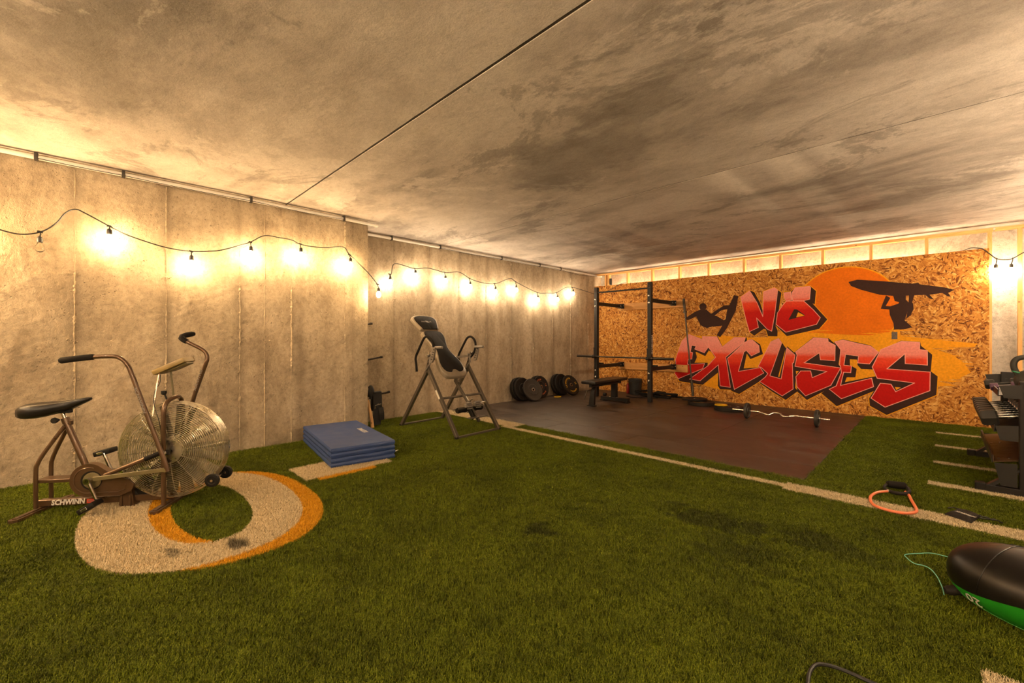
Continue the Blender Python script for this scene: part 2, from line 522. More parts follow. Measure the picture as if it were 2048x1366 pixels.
M['grout'] = pmat('dark_joint_filler', (0.045, 0.034, 0.024), 0.9, var=0.4, scale=30, bump=0.5)
M['cord'] = pmat('black_cord', (0.012, 0.011, 0.010), 0.5)
M['socket'] = pmat('black_socket', (0.016, 0.014, 0.012), 0.45)
M['pvc'] = pmat('white_pipe', (0.74, 0.70, 0.64), 0.35, var=0.05)
M['clip'] = pmat('dark_clip', (0.035, 0.028, 0.022), 0.5)
M['brown_paint'] = pmat('bronze_metallic_paint', (0.105, 0.058, 0.029), 0.33, 0.45, 0.10, 14, coat=0.4)
M['chrome'] = pmat('chrome', (0.62, 0.58, 0.53), 0.14, 1.0, 0.06)
M['olive'] = pmat('olive_plastic', (0.13, 0.105, 0.045), 0.42)
M['console'] = pmat('tan_plastic', (0.27, 0.185, 0.062), 0.45)
M['steelwire'] = pmat('zinc_wire', (0.80, 0.73, 0.60), 0.30, 1.0, 0.08)
M['blade'] = pmat('fan_blade_metal', (0.17, 0.14, 0.085), 0.50, 0.4, 0.2)
M['blackrub'] = pmat('black_rubber', (0.009, 0.0075, 0.006), 0.55, bump=0.1, spec=0.25)
M['foam'] = pmat('black_foam', (0.011, 0.009, 0.0075), 0.85, bump=0.3, bscale=400, spec=0.15)
M['vinyl'] = pmat('black_vinyl', (0.010, 0.0085, 0.0075), 0.38, bump=0.12, bscale=600, spec=0.3)
M['white_ink'] = pmat('pale_print', (0.60, 0.56, 0.50), 0.55)
M['red_ink'] = pmat('red_print', (0.55, 0.055, 0.02), 0.5)
M['grey_ink'] = pmat('faded_print', (0.20, 0.18, 0.16), 0.6)
M['frame_grey'] = pmat('grey_powder_coat', (0.115, 0.095, 0.073), 0.38, 0.5, 0.08, coat=0.2)
M['pad_rim'] = pmat('beige_vinyl', (0.20, 0.16, 0.11), 0.34, bump=0.06, bscale=500)
M['pad_black'] = pmat('black_padding', (0.009, 0.0075, 0.0065), 0.75, bump=0.15, bscale=500, spec=0.15)
M['grey_plastic'] = pmat('grey_plastic', (0.15, 0.13, 0.11), 0.45)
M['blue_vinyl'] = pmat('blue_vinyl', (0.030, 0.060, 0.185), 0.40, var=0.10, scale=7, bump=0.10, bscale=300, spec=0.35)
M['rack_black'] = pmat('black_powder_coat', (0.011, 0.009, 0.008), 0.5, 0.0, bump=0.08, bscale=700, spec=0.3)
M['bolt'] = pmat('zinc_bolt', (0.60, 0.56, 0.50), 0.28, 0.9)
M['black_oxide'] = pmat('black_oxide_steel', (0.055, 0.046, 0.038), 0.34, 0.85)
M['plate_black'] = pmat('bumper_rubber', (0.011, 0.0085, 0.007), 0.55, bump=0.12, bscale=300, spec=0.25)
M['plate_grey'] = pmat('worn_bumper_rubber', (0.032, 0.026, 0.022), 0.55, bump=0.15, bscale=260, spec=0.25)
M['steel'] = pmat('bright_steel', (0.60, 0.57, 0.52), 0.25, 1.0)
M['yellow_ink'] = pmat('yellow_print', (0.62, 0.34, 0.02), 0.5)
M['orange_ink'] = pmat('orange_print', (0.50, 0.12, 0.035), 0.5)
M['yellow_rubber'] = pmat('yellow_rubber', (0.60, 0.38, 0.01), 0.45)
M['bucket'] = pmat('black_bucket_plastic', (0.020, 0.019, 0.019), 0.5, var=0.35, scale=40, spec=0.3)
M['rope'] = pmat('black_rope', (0.010, 0.008, 0.007), 0.8, bump=0.6, bscale=260, spec=0.15)
M['red_plastic'] = pmat('red_plastic', (0.30, 0.015, 0.015), 0.4)
M['iron'] = pmat('cast_iron', (0.040, 0.036, 0.031), 0.5, 0.3, bump=0.3, bscale=200)
M['kettle'] = pmat('kettlebell_iron', (0.036, 0.034, 0.028), 0.55, 0.1, bump=0.4, bscale=160, spec=0.3)
M['green_band'] = pmat('green_enamel', (0.02, 0.20, 0.09), 0.4)
M['purple'] = pmat('purple_neoprene', (0.10, 0.045, 0.085), 0.5)
M['tray'] = pmat('dark_grey_tray', (0.022, 0.020, 0.018), 0.45, 0.1, spec=0.3)
M['tray_brown'] = pmat('bronze_tray_liner', (0.060, 0.028, 0.012), 0.45, 0.1)
M['hex_grey'] = pmat('hex_rubber', (0.026, 0.024, 0.021), 0.5, bump=0.1, spec=0.3)
M['tube_orange'] = pmat('orange_latex', (0.80, 0.20, 0.085), 0.38)
M['pouch'] = pmat('black_nylon', (0.016, 0.012, 0.010), 0.65, bump=0.2, bscale=500, spec=0.2)
M['teal'] = pmat('teal_string', (0.16, 0.50, 0.38), 0.5)
M['bag_black'] = pmat('black_pvc_shell', (0.006, 0.0047, 0.0038), 0.36, bump=0.08, bscale=500, spec=0.32)
M['bag_green'] = pmat('green_pvc_shell', (0.014, 0.22, 0.012), 0.45, bump=0.10, bscale=500, spec=0.3)
M['red_foam'] = pmat('leather_belt', (0.010, 0.009, 0.009), 0.7, bump=0.2)
# mural paints
def paint_flat(name, c, var=0.16):
    t = NT(name)
    p = t.pos()
    n = t.noise(p, 34, 4, 0.7); g = t.noise(p, 4, 3)
    c_ = t.ramp(n, [(0.3, tuple(x*(1-var) for x in c)), (0.68, tuple(min(1, x*(1+var*0.6)) for x in c))])
    c_ = t.mix(1.0, c_, t.ramp(g, [(0.3, 0.9), (0.7, 1.05)]), 'MULTIPLY')
    t.color(c_); t.rough(0.6); t.bump(n, 0.15, 0.003); t.b.inputs['Specular IOR Level'].default_value = 0.15
    return t.m
M['p_sun'] = paint_flat('sun_orange_paint', (0.74, 0.165, 0.002))
M['p_sunrim'] = paint_flat('rim_amber_paint', (0.82, 0.36, 0.006))
M['p_amber'] = paint_flat('amber_paint', (0.82, 0.34, 0.010), 0.22)
M['p_black'] = paint_flat('brown_black_paint', (0.040, 0.016, 0.013))
M['p_pink'] = paint_flat('pink_line_paint', (0.86, 0.36, 0.30))
def paint_fade(name, z0, z1):
    """sprayed fade from pink at the top of the word to deep red at the bottom"""
    t = NT(name)
    p = t.pos(); x, y, z = t.sep(p)
    e = t.math('ADD', z, t.math('MULTIPLY', t.math('SUBTRACT', t.noise(t.mapping(p, (5, 1, 24)), 3, 3), 0.5), 0.05))
    f = t.math('DIVIDE', t.math('SUBTRACT', e, z0), z1-z0)
    c = t.ramp(f, [(0.0, (0.46, 0.004, 0.003)), (0.48, (0.54, 0.007, 0.004)), (0.56, (0.70, 0.035, 0.012)), (0.70, (0.78, 0.070, 0.025)), (0.77, (0.82, 0.25, 0.21)), (1.0, (0.85, 0.32, 0.28))])
    n = t.noise(p, 36, 4, 0.7)
    c = t.mix(1.0, c, t.ramp(n, [(0.3, 0.82), (0.65, 1.04)]), 'MULTIPLY')
    t.color(c); t.rough(0.6); t.bump(n, 0.15, 0.003); t.b.inputs['Specular IOR Level'].default_value = 0.15
    return t.m

# ------------------------------------------------------------------ the room
H = 2.765
XN, XF = -5.333, -5.86          # near and recessed faces of the left wall
YC = 2.631                      # end of the near block
YB = 8.90                       # concrete behind the board wall
XR, YR = 1.30, -2.60            # right wall and the wall behind the camera

# floor slab with the turf backing
fl = MB(); fl.box(XF-0.3, XR+0.2, YR-0.2, YB+0.2, -0.12, 0.0)
floor = struct('floor', fl, M['turf'], label='green artificial turf floor with white and gold field markings')

def rough_wall(b, p0, u, v, n, nu, nv, amp, seed, edge=0.0):
    """grid face from p0 along u and v, pushed along n by small unevenness"""
    rg = random.Random(seed)
    p0, u, v, n = Vector(p0), Vector(u), Vector(v), Vector(n)
    vs = []
    for j in range(nv+1):
        for i in range(nu+1):
            q = p0+u*(i/nu)+v*(j/nv)+n*(rg.uniform(-amp, amp))
            if edge and i == nu: q += u.normalized()*rg.uniform(-edge, 0)+n*rg.uniform(-edge, 0)
            vs.append(q)
    fs = [(j*(nu+1)+i, j*(nu+1)+i+1, (j+1)*(nu+1)+i+1, (j+1)*(nu+1)+i) for j in range(nv) for i in range(nu)]
    b.add(vs, fs)

w = MB()
rough_wall(w, (XN, YR, 0), (0, YC-YR, 0), (0, 0, H), (1, 0, 0), 70, 60, 0.0015, 3, 0.012)
w.add([(XN-0.012, YC-0.006, 0), (XF, YC, 0), (XF, YC, H), (XN-0.012, YC-0.006, H)], [(0, 1, 2, 3)])
rough_wall(w, (XF, YC, 0), (0, YB-YC, 0), (0, 0, H), (1, 0, 0), 80, 40, 0.0015, 4)
w.box(XF-0.30, XF-0.01, YR, YB, 0, H)
w.box(XF-0.02, XN-0.015, YR, YC-0.012, 0, H)
wall_left = struct('wall_left', w, M['wall'], smooth=None, label='poured concrete wall stepped back halfway, with vertical form seams')

def seam(y, x, zt, seed, wid=1.0):
    """ragged fin of concrete squeezed out between two form panels"""
    rg = random.Random(seed)
    b = MB(); n = 150
    vs = []; fs = []
    drift = 0; run = 1.0
    for i in range(n+1):
        z = zt*i/n
        drift = 0.85*drift+rg.uniform(-0.0012, 0.0012)
        if rg.random() < 0.08: run = rg.choice((0.25, 0.5, 1.0, 1.5))
        th = wid*(0.0034+rg.random()**2*0.0075); ht = run*(0.0035+rg.random()**2*0.012)
        vs += [(x-0.004, y+drift-th*2.0, z), (x+ht*0.5, y+drift-th*0.7, z+rg.uniform(-0.004, 0.004)), (x+ht, y+drift+th*0.1, z), (x-0.004, y+drift+th*1.2, z)]
    for i in range(n):
        for k in range(3):
            fs.append((i*4+k, i*4+k+1, i*4+k+5, i*4+k+4))
    b.add(vs, fs)
    for z in (0.26, 0.86, 1.20, 1.80):          # torn crumbs at the form ties
        for k in range(9):
            a, r_ = rg.uniform(0, 2*PI), 0.045*rg.random()
            b.ball((x, y+r_*1.3*math.cos(a), z+r_*0.6*math.sin(a)), 0.003+rg.random()*0.006, 0.004+rg.random()*0.009, 0.003+rg.random()*0.006, 6, 4, rot('X', rg.uniform(0, 180)))
    return b
k = 0
for y in (-0.72, -0.079, 0.545, 1.165, 1.402, 1.683, 2.316):
    seam(y, XN, 2.70, 20+k, 1.0 if y not in (1.402,) else 0.6).build('form_seam', M['wall'], wall_left, None); k += 1
for y in (3.301, 3.92, 4.541, 5.161, 5.804, 6.436, 7.055, 7.685, 8.359):
    seam(y, XF, 2.70, 20+k).build('form_seam', M['wall'], wall_left, None); k += 1

w = MB(); w.box(XF-0.3, XR+0.2, YB, YB+0.2, 0, H)
wall_back = struct('wall_back', w, M['backwall'], label='pale concrete wall behind the framed board wall')
pl = MB(); pl.box(0.80, XR, YB-0.10, YB+0.01, 0, H, bev=0.012)
pl.build('pilaster', M['backwall'], wall_back)
w = MB(); w.box(XR, XR+0.2, YR, YB, 0, H)
wall_right = struct('wall_right', w, M['wall'], label='concrete wall on the right')
w = MB(); w.box(XF-0.3, XR+0.2, YR-0.2, YR, 0, H)
wall_rear = struct('wall_rear', w, M['wall'], label='concrete wall behind the viewpoint')

# precast ceiling planks with open joints
w = MB(); w.box(XF-0.3, XR+0.2, YR-0.2, YB+0.2, H+0.05, H+0.2)
ceiling = struct('ceiling', w, M['ceil'], label='precast concrete ceiling of long planks')
js = [YR-0.2, -0.905, 1.624, 4.159, 6.70, YB+0.2]
for j, (a, b_) in enumerate(zip(js, js[1:])):
    g = (0.013, 0.013, 0.013, 0.008, 0.006, 0.0)
    w = MB()
    y0, y1 = a+g[j]/2+0.002, b_-g[j+1]/2-0.002
    c = 0.004 if j < 3 else 0.002
    prof = [(y0, H+0.05), (y0, H+c), (y0+c*0.7, H), (y1-c*0.7, H), (y1, H+c), (y1, H+0.05)]
    rg = random.Random(90+j)
    nx = 60; vs = []; fs = []
    for i in range(nx+1):
        x = XF-0.3+(XR+0.5-XF)*i/nx
        for q, (y, z) in enumerate(prof):
            vs.append((x, y+(rg.uniform(-0.002, 0.002) if q in (1, 2, 3, 4) else 0), z))
    m_ = len(prof)
    for i in range(nx):
        for q in range(m_-1):
            fs.append((i*m_+q, i*m_+q+1, (i+1)*m_+q+1, (i+1)*m_+q))
    w.add(vs, fs)
    w.build('ceiling_plank', M['ceil'], ceiling)
    if 0 < j:
        w = MB(); w.box(XF-0.3, XR+0.2, a-g[j]/2-0.0025, a+g[j]/2+0.0025, H+0.003, H+0.03); w.build('joint_filler', M['grout'], ceiling)

# framed wall faced with strand board
YO = 8.62
part = bpy.data.objects.new('wall_partition', None); col.objects.link(part)
part['kind'] = 'structure'
part['label'] = 'pine stud wall faced with strand board, open strip along its top'
ex = [-5.86, -5.65, -4.43, -3.214, -2.003, -0.766, 0.466]
for i, (a, b_) in enumerate(zip(ex, ex[1:])):
    w = MB(); w.box(a+0.0012, b_-0.0012, YO, YO+0.012, 0.004, 2.466-0.005*i, bev=0.0012)
    w.build('strand_board', M['osb'], part)
def zplate(x): return 2.752-0.0067*(x+5.6)
for x in (-5.56, -5.49, -4.99, -4.396, -3.798, -3.21, -2.575, -1.987, -1.377, -0.763, -0.142, 0.472, 0.735):
    wd = 0.038
    w = MB(); w.box(x-wd/2, x+wd/2, YO+0.0125, YO+0.101, 0.0, zplate(x)-0.040, bev=0.002)
    w.build('stud', M['pine'], part)
for a, b_ in ((-5.85, 0.505), (0.515, XR)):
    w = MB()
    w.add([(a, YO+0.0125, zplate(a)-0.04), (b_, YO+0.0125, zplate(b_)-0.04), (b_, YO+0.101, zplate(b_)-0.04), (a, YO+0.101, zplate(a)-0.04),
           (a, YO+0.0125, zplate(a)), (b_, YO+0.0125, zplate(b_)), (b_, YO+0.101, zplate(b_)), (a, YO+0.101, zplate(a))],
          [(0, 3, 2, 1), (4, 5, 6, 7), (0, 1, 5, 4), (1, 2, 6, 5), (2, 3, 7, 6), (3, 0, 4, 7)])
    w.build('top_plate', M['pine_h'], part)
w = MB(); w.rod((0.509, YO+0.005, 2.690), (0.509, YO-0.012, 2.690), 0.011, 10)
w.build('plastic_cap', M['pvc'], part)

# rubber mats on the lifting area
rows = [((4.325, 4.860), [-5.855, -4.92, -3.78, -2.648, -0.822]), ((4.860, 6.690), [-5.855, -5.69, -4.47, -3.25, -2.03, -0.822]), ((6.690, 8.615), [-5.855, -5.69, -4.47, -3.25, -2.03, -0.822])]
names = {(0, 3): 'narrow rubber mat strip at the right end beside the white line',
         (1, 4): 'black rubber mat in front of the curl bar, beside open turf', (2, 4): 'black rubber mat under the curl bar against the board wall',
         (1, 3): 'black rubber mat in the middle of the lifting floor', (2, 3): 'black rubber mat under the flat plates by the board wall',
         (1, 2): 'black rubber mat in front of the rack post, right of the bench', (2, 2): 'black rubber mat under the right rack post',
         (1, 1): 'black rubber mat under the front foot of the bench', (2, 1): 'black rubber mat under the rack and bucket',
         (1, 0): 'thin rubber mat sliver along the left wall by the plates', (2, 0): 'thin rubber mat sliver along the left wall in the corner',
         (0, 0): 'narrow rubber mat strip at the left wall behind the inversion table', (0, 1): 'second narrow rubber mat strip from the left wall', (0, 2): 'narrow rubber mat strip third from the left wall'}
for r_, (yy, xs) in enumerate(rows):
    for c_, (a, b_) in enumerate(zip(xs, xs[1:])):
        w = MB(); w.box(a+0.0025, b_-0.0025, yy[0]+0.0025, yy[1]-0.0025, 0.0005, 0.014, bev=0.0012)
        o = w.build('rubber_mat', M['rubber_mat'])
        tag(o, names[(r_, c_)], 'floor mat', 'rubber mats of the lifting floor')

# ------------------------------------------------------------------ turf pile: one patch of yarn, instanced over the floor
def turf_pile():
    rg = random.Random(5)
    vs = []; fs = []
    S = 0.05
    for i in range(250):
        x, y = rg.uniform(-S, S), rg.uniform(-S, S)
        L = rg.uniform(0.014, 0.030); a = rg.uniform(0, 2*PI); lean = rg.uniform(0.6, 1.42)
        wd = rg.uniform(0.0007, 0.0014)
        d = Vector((math.cos(a), math.sin(a), 0)); sd = Vector((-d.y, d.x, 0))
        sd = (sd+Vector((rg.uniform(-.5, .5), rg.uniform(-.5, .5), 0))).normalized()
        p = Vector((x, y, 0.0)); b = len(vs)
        for k in range(3):
            q = wd*(1-0.35*k/2)
            vs += [p-sd*q, p+sd*q]
            an = lean*(0.35+0.65*k/2)*1.15
            p = p+(d*math.sin(an)+Vector((0, 0, 1))*max(0.05, math.cos(an)))*(L/2)
        fs += [(b, b+1, b+3, b+2), (b+2, b+3, b+5, b+4)]
    me = bpy.data.meshes.new('turf_pile'); me.from_pydata([tuple(v) for v in vs], [], fs); me.update()
    me.materials.append(M['turf'])
    o = bpy.data.objects.new('turf_pile', me); col.objects.link(o)
    o['label'] = 'short green artificial grass pile covering the floor'; o['category'] = 'turf'; o['kind'] = 'stuff'
    ng = bpy.data.node_groups.new('turf_scatter', 'GeometryNodeTree')
    ng.interface.new_socket('Geometry', in_out='INPUT', socket_type='NodeSocketGeometry')
    ng.interface.new_socket('Geometry', in_out='OUTPUT', socket_type='NodeSocketGeometry')
    N = ng.nodes; Lk = ng.links.new
    gi = N.new('NodeGroupInput'); go = N.new('NodeGroupOutput')
    join = N.new('GeometryNodeJoinGeometry')
    regions = [(XN, XR, -1.6, YC), (XF, XR, YC, 4.325), (-0.825, XR, 4.30, 8.615)]
    for i, (x0, x1, y0, y1) in enumerate(regions):
        gr = N.new('GeometryNodeMeshGrid')
        gr.inputs['Size X'].default_value = x1-x0-0.075; gr.inputs['Size Y'].default_value = y1-y0-(0.05, 0.02, 0.075)[i]
        gr.inputs['Vertices X'].default_value = 2; gr.inputs['Vertices Y'].default_value = 2
        tr = N.new('GeometryNodeTransform'); tr.inputs['Translation'].default_value = ((x0+x1)/2, (y0+y1)/2, 0.001)
        Lk(gr.outputs['Mesh'], tr.inputs['Geometry'])
        dp = N.new('GeometryNodeDistributePointsOnFaces'); dp.distribute_method = 'POISSON'
        dp.inputs['Distance Min'].default_value = 0.037; dp.inputs['Density Max'].default_value = 1200.0; dp.inputs['Seed'].default_value = 3+i
        Lk(tr.outputs['Geometry'], dp.inputs['Mesh'])
        Lk(dp.outputs['Points'], join.inputs['Geometry'])
    rv = N.new('FunctionNodeRandomValue'); rv.data_type = 'FLOAT_VECTOR'
    rv.inputs[0].default_value = (0, 0, 0); rv.inputs[1].default_value = (0, 0, 2*PI)
    ip = N.new('GeometryNodeInstanceOnPoints')
    Lk(join.outputs['Geometry'], ip.inputs['Points']); Lk(gi.outputs[0], ip.inputs['Instance']); Lk(rv.outputs[0], ip.inputs['Rotation'])
    Lk(ip.outputs['Instances'], go.inputs[0])
    mod = o.modifiers.new('scatter', 'NODES'); mod.node_group = ng
    return o
turf_pile()

# ------------------------------------------------------------------ white pipes along the top of the left wall
def pipe_run(label, pts_y, x, z, clips, cable, cap):
    t = thing('conduit_pipe', label, 'pipe', (x, pts_y[0], z), 0, 'white pipes along the left wall')
    L = pts_y[1]-pts_y[0]
    b = MB(); b.rod((0, 0, 0), (0, L, 0), 0.019, 12); pipe = b.build('pipe', M['pvc'], t)
    if cap:
        b = MB(); b.tube([(0, L-0.01, 0), (0, L+0.03, 0), (0, L+0.04, 0)], [0.025, 0.025, 0.016], 14); b.build('end_cap', M['pvc'], t)
    for y in clips:
        b = MB(); b.box(-0.024, 0.024, y-pts_y[0]-0.012, y-pts_y[0]+0.012, -0.026, 0.036, bev=0.003)
        b.box(0.012, 0.03, y-pts_y[0]-0.004, y-pts_y[0]+0.004, -0.005, 0.03)
        b.build('pipe_clip', M['clip'], t)
    for (y0, y1, sag) in cable:
        n = 14
        b = MB(); b.tube([(0.020, y0-pts_y[0]+(y1-y0)*i/n, -0.012-sag*math.sin(PI*i/n)) for i in range(n+1)], 0.0035, 6); b.build('cable', M['cord'], t)
    return t
pipe_run('white pipe with dark clips at the top of the near left wall', (-2.55, 2.70), -5.285, 2.722, (-0.303, 0.232, 1.257, 2.28), ((-0.30, 0.23, 0.004), (0.23, 1.26, 0.008), (1.26, 2.28, 0.010)), True)
pipe_run('white pipe at the top of the recessed left wall', (2.66, 8.86), -5.815, 2.722, (3.234, 4.113, 5.507, 6.583, 7.27), ((4.11, 5.5, 0.012), (5.5, 7.27, 0.006), (7.27, 8.6, 0.045)), False)

# ------------------------------------------------------------------ festoon lights
bulb_me = MB(); bulb_me.lathe([(0.012, 0.052), (0.014, 0.046), (0.026, 0.024), (0.030, 0.006), (0.026, -0.012), (0.014, -0.026), (0.0, -0.030)], 7)
bulb_me = bulb_me.mesh('bulb', 60)
sock_me = MB(); sock_me.lathe([(0.010, 0.100), (0.017, 0.092), (0.019, 0.066), (0.017, 0.052), (0.015, 0.050)], 12)
sock_me = sock_me.mesh('socket')
def festoon(label, cord, drops, group='festoon light strings', kind='bulb'):
    """cord: path; drops: (anchor, bulb centre, lit)"""
    base = Vector(cord[0])
    t = thing('string_light', label, 'string light', tuple(base), 0, group)
    b = MB(); b.tube([Vector(p)-base for p in spline(cord, 6)], 0.0058, 6); b.build('cord', M['cord'], t)
    for (a, c, lit) in drops:
        a, c = Vector(a)-base, Vector(c)-base
        b = MB()
        b.tube([a, a+Vector((0.002, 0.003, -0.02)), c+Vector((0, 0, 0.098))], 0.0048, 6)
        b.tube([a+Vector((0, -0.016, 0.004)), a+Vector((0, 0.016, -0.002))], 0.0085, 8)
        b.build('lead', M['cord'], t)
        s = obj('socket', sock_me, M['socket'], t); s.location = c
        if lit:
            o = obj('bulb', {'bulb_warm': bulb_w, 'bulb_strong': bulb_s, 'bulb_gold': bulb_g, 'bulb_dim': bulb_d, 'bulb_mid': bulb_m}.get(kind, bulb_me), M[kind], t)
        else:
            o = obj('bulb', unlit_me, M['glass'], t, 'clear unlit glass bulb')
        o.location = c
    return t
unlit_me = bulb_me.copy(); unlit_me.name = 'bulb_unlit'
bulb_w = bulb_me.copy(); bulb_w.name = 'bulb_warm'
bulb_s = bulb_me.copy(); bulb_s.name = 'bulb_strong'
bulb_g = bulb_me.copy(); bulb_g.name = 'bulb_gold'
bulb_d = bulb_me.copy(); bulb_d.name = 'bulb_dim'
bulb_m = bulb_me.copy(); bulb_m.name = 'bulb_mid'
XS = XN+0.105
# swag heights were measured 4-5 cm off the wall; the bulbs hang a little further out
kn, kf = (XN+0.118)/-5.29, (XF+0.118)/-5.81
def yz(y, z, k): return (y*k, 1.22+(z-1.22)*k)
near_cord = [(-0.62, 2.14), (-0.496, 2.09), (-0.386, 2.073), (-0.276, 2.113), (-0.191, 2.2), (-0.135, 2.3), (-0.075, 2.343), (-0.014, 2.321), (0.139, 2.236), (0.229, 2.188), (0.394, 2.137), (0.549, 2.103), (0.72, 2.094), (0.89, 2.119), (1.007, 2.152), (1.24, 2.262), (1.39, 2.363), (1.548, 2.367), (1.68, 2.361), (1.784, 2.325), (2.026, 2.326), (2.278, 2.37), (2.368, 2.282), (2.603, 2.092), (2.744, 1.945)]
near_drops = [(-0.282, 2.11, 1.965, 0), (0.138, 2.236, 2.105, 1), (0.735, 2.094, 1.95, 1), (1.256, 2.27, 2.12, 1), (1.768, 2.33, 2.18, 1), (2.361, 2.285, 2.14, 1), (2.744, 1.945, 1.795, 1)]
festoon('string of lights swagged along the near left wall, one bulb dark', [(XS,)+yz(y, z, kn) for y, z in near_cord],
        [((XS,)+yz(y, a, kn), (XS+0.028,)+yz(y, c, kn), l) for y, a, c, l in near_drops], kind='bulb_warm')
gc_ = [(XS, -0.62, 2.14)]; gd_ = []
for i in range(5):
    y = -0.80-0.36*i; z = 2.20+0.05*math.sin(i*2.0)
    gc_.append((XS, y, z)); gd_.append(((XS, y, z), (XS+0.03, y, z-0.15), 1))
festoon('string of golden lights on the left wall beyond the picture edge', gc_, gd_, kind='bulb_gold')
XS2 = XF+0.105
far_cord = [(-5.30, 2.744, 1.945), (XS2+0.10, 2.98, 2.0), (XS2, 3.141, 2.082), (XS2, 3.198, 2.185)]+[(XS2,)+yz(y, z, kf) for y, z in ((3.298, 2.354), (3.637, 2.318), (3.886, 2.355), (4.241, 2.321), (4.513, 2.36), (4.778, 2.266), (5.081, 2.224), (5.364, 2.24), (5.741, 2.37), (5.933, 2.312), (6.517, 2.166), (6.848, 2.176), (7.146, 2.209), (7.62, 2.368), (8.55, 2.285))]
far_drops = [(3.205, 2.185, 2.05, 1), (3.637, 2.318, 2.19, 1), (4.21, 2.322, 2.165, 1), (4.74, 2.275, 2.112, 1), (5.338, 2.238, 2.075, 1), (5.885, 2.33, 2.151, 1), (6.517, 2.166, 2.0, 1), (7.146, 2.209, 2.048, 1), (7.70, 2.36, 2.215, 1)]
festoon('string of nine lit bulbs along the recessed left wall', far_cord,
        [((XS2,)+yz(y, a, kf), (XS2+0.028,)+yz(y, c, kf), l) for y, a, c, l in far_drops])
YS = YB-0.06
bc = [(-5.72, YO-0.012, 2.255), (-5.40, YO-0.012, 2.36), (-5.10, YO+0.006, 2.478), (-4.9, YS-0.02, 2.47)]
bx = [-5.30+0.475*i for i in range(12)]
for i in range(23):
    bc.append((-4.75+0.225*i, YS, 2.44+0.03*math.sin(i*2.1)))
bc += [(0.30, YO+0.006, 2.468), (0.40, YO-0.02, 2.44)]
festoon('string of lights hidden behind the top of the board wall', bc,
        [((x, YS, 2.44), (x, YS-0.03, 2.27), 1) for x in bx], kind='bulb_dim')
rc = [(0.40, YO-0.02, 2.44), (0.465, YO-0.03, 2.36), (0.528, YO-0.03, 2.285), (0.60, YO-0.03, 2.262), (0.667, YO-0.03, 2.268), (0.77, YO-0.03, 2.34), (0.95, YO-0.03, 2.42), (1.2, 8.2, 2.40)]
rd = [((0.528, YO-0.03, 2.285), (0.522, YO-0.03, 2.11), 1), ((0.667, YO-0.03, 2.268), (0.655, YO-0.03, 2.10), 1)]
festoon('two bare bulbs hanging at the right end of the board wall', rc, rd, kind='bulb_dim')
yy = 7.6
XW = XR-0.08
wc = [(1.2, 8.2, 2.40)]; wd_ = []
while yy > -2.2:
    z = 2.36+0.06*math.sin(yy*2.3)
    wc.append((XW, yy, z)); wd_.append(((XW, yy, z), (XW-0.03, yy, z-0.16), 1))
    yy -= 0.75
festoon('string of lights along the right wall', wc, wd_, kind='bulb_mid')
kc = [(XR-0.1, YR+0.12, 2.3)]; kd = []  # out-of-view string, added to brighten the room from behind the camera
for i in range(9):
    x = 0.9-0.75*i; z = 2.34+0.06*math.sin(i*1.7)
    kc.append((x, YR+0.07, z)); kd.append(((x, YR+0.07, z), (x, YR+0.09, z-0.15), 1))
festoon('string of lights along the wall behind the viewpoint', kc, kd, kind='bulb_strong')
# mural outlines traced on the wall, metres (x along the wall, z up)
AMBER = [(-3.475, 1.279), (-2.968, 1.284), (-2.606, 1.237), (-2.184, 1.245), (-1.977, 1.344), (-1.462, 1.316), (-1.343, 1.305), (-1.082, 1.283), (-0.775, 1.271), (-0.43, 1.344), (-0.417, 1.26), (-0.085, 1.213), (0.139, 1.179), (0.363, 1.151), (0.328, 1.106), (-0.085, 1.079), (0.115, 0.995), (0.223, 0.894), (0.296, 0.751), (0.187, 0.667), (-0.022, 0.608), (0.163, 0.561), (-0.085, 0.532), (-0.486, 0.679), (-1.411, 0.623), (-1.644, 0.538), (-2.266, 0.46), (-3.005, 0.24), (-3.274, 0.288), (-3.354, 0.75)]
SUN = ((-1.09, 1.697), 0.68)
RIDER = [[(-2.739, 2.037), (-2.662, 2.013), (-2.712, 1.737), (-2.866, 1.413), (-2.986, 1.247), (-3.052, 1.281), (-2.968, 1.434), (-2.893, 1.569), (-2.857, 1.783), (-2.802, 1.896)], [(-3.475, 1.752), (-3.354, 1.797), (-3.245, 1.792), (-3.148, 1.697), (-3.081, 1.555), (-3.119, 1.457), (-3.235, 1.425), (-3.354, 1.482), (-3.444, 1.668)], [(-3.629, 1.654), (-3.475, 1.752), (-3.43, 1.668), (-3.557, 1.61), (-3.65, 1.607)], [(-3.167, 1.694), (-3.081, 1.754), (-2.912, 1.854), (-2.798, 1.854), (-2.816, 1.79), (-2.968, 1.759), (-3.1, 1.655)], [(-3.167, 1.548), (-3.081, 1.585), (-2.968, 1.552), (-2.884, 1.589), (-2.912, 1.472), (-3.119, 1.447)], [(-3.138, 1.677), (-3.043, 1.653), (-2.921, 1.57), (-2.958, 1.548), (-3.1, 1.576)], [(-3.661, 1.739), (-3.636, 1.79), (-3.627, 1.613), (-3.656, 1.593)], [(-3.239, 1.846), (-3.247, 1.813), (-3.27, 1.788), (-3.301, 1.777), (-3.335, 1.783), (-3.364, 1.804), (-3.38, 1.836), (-3.38, 1.871), (-3.364, 1.901), (-3.335, 1.919), (-3.301, 1.922), (-3.27, 1.907), (-3.247, 1.88)]]
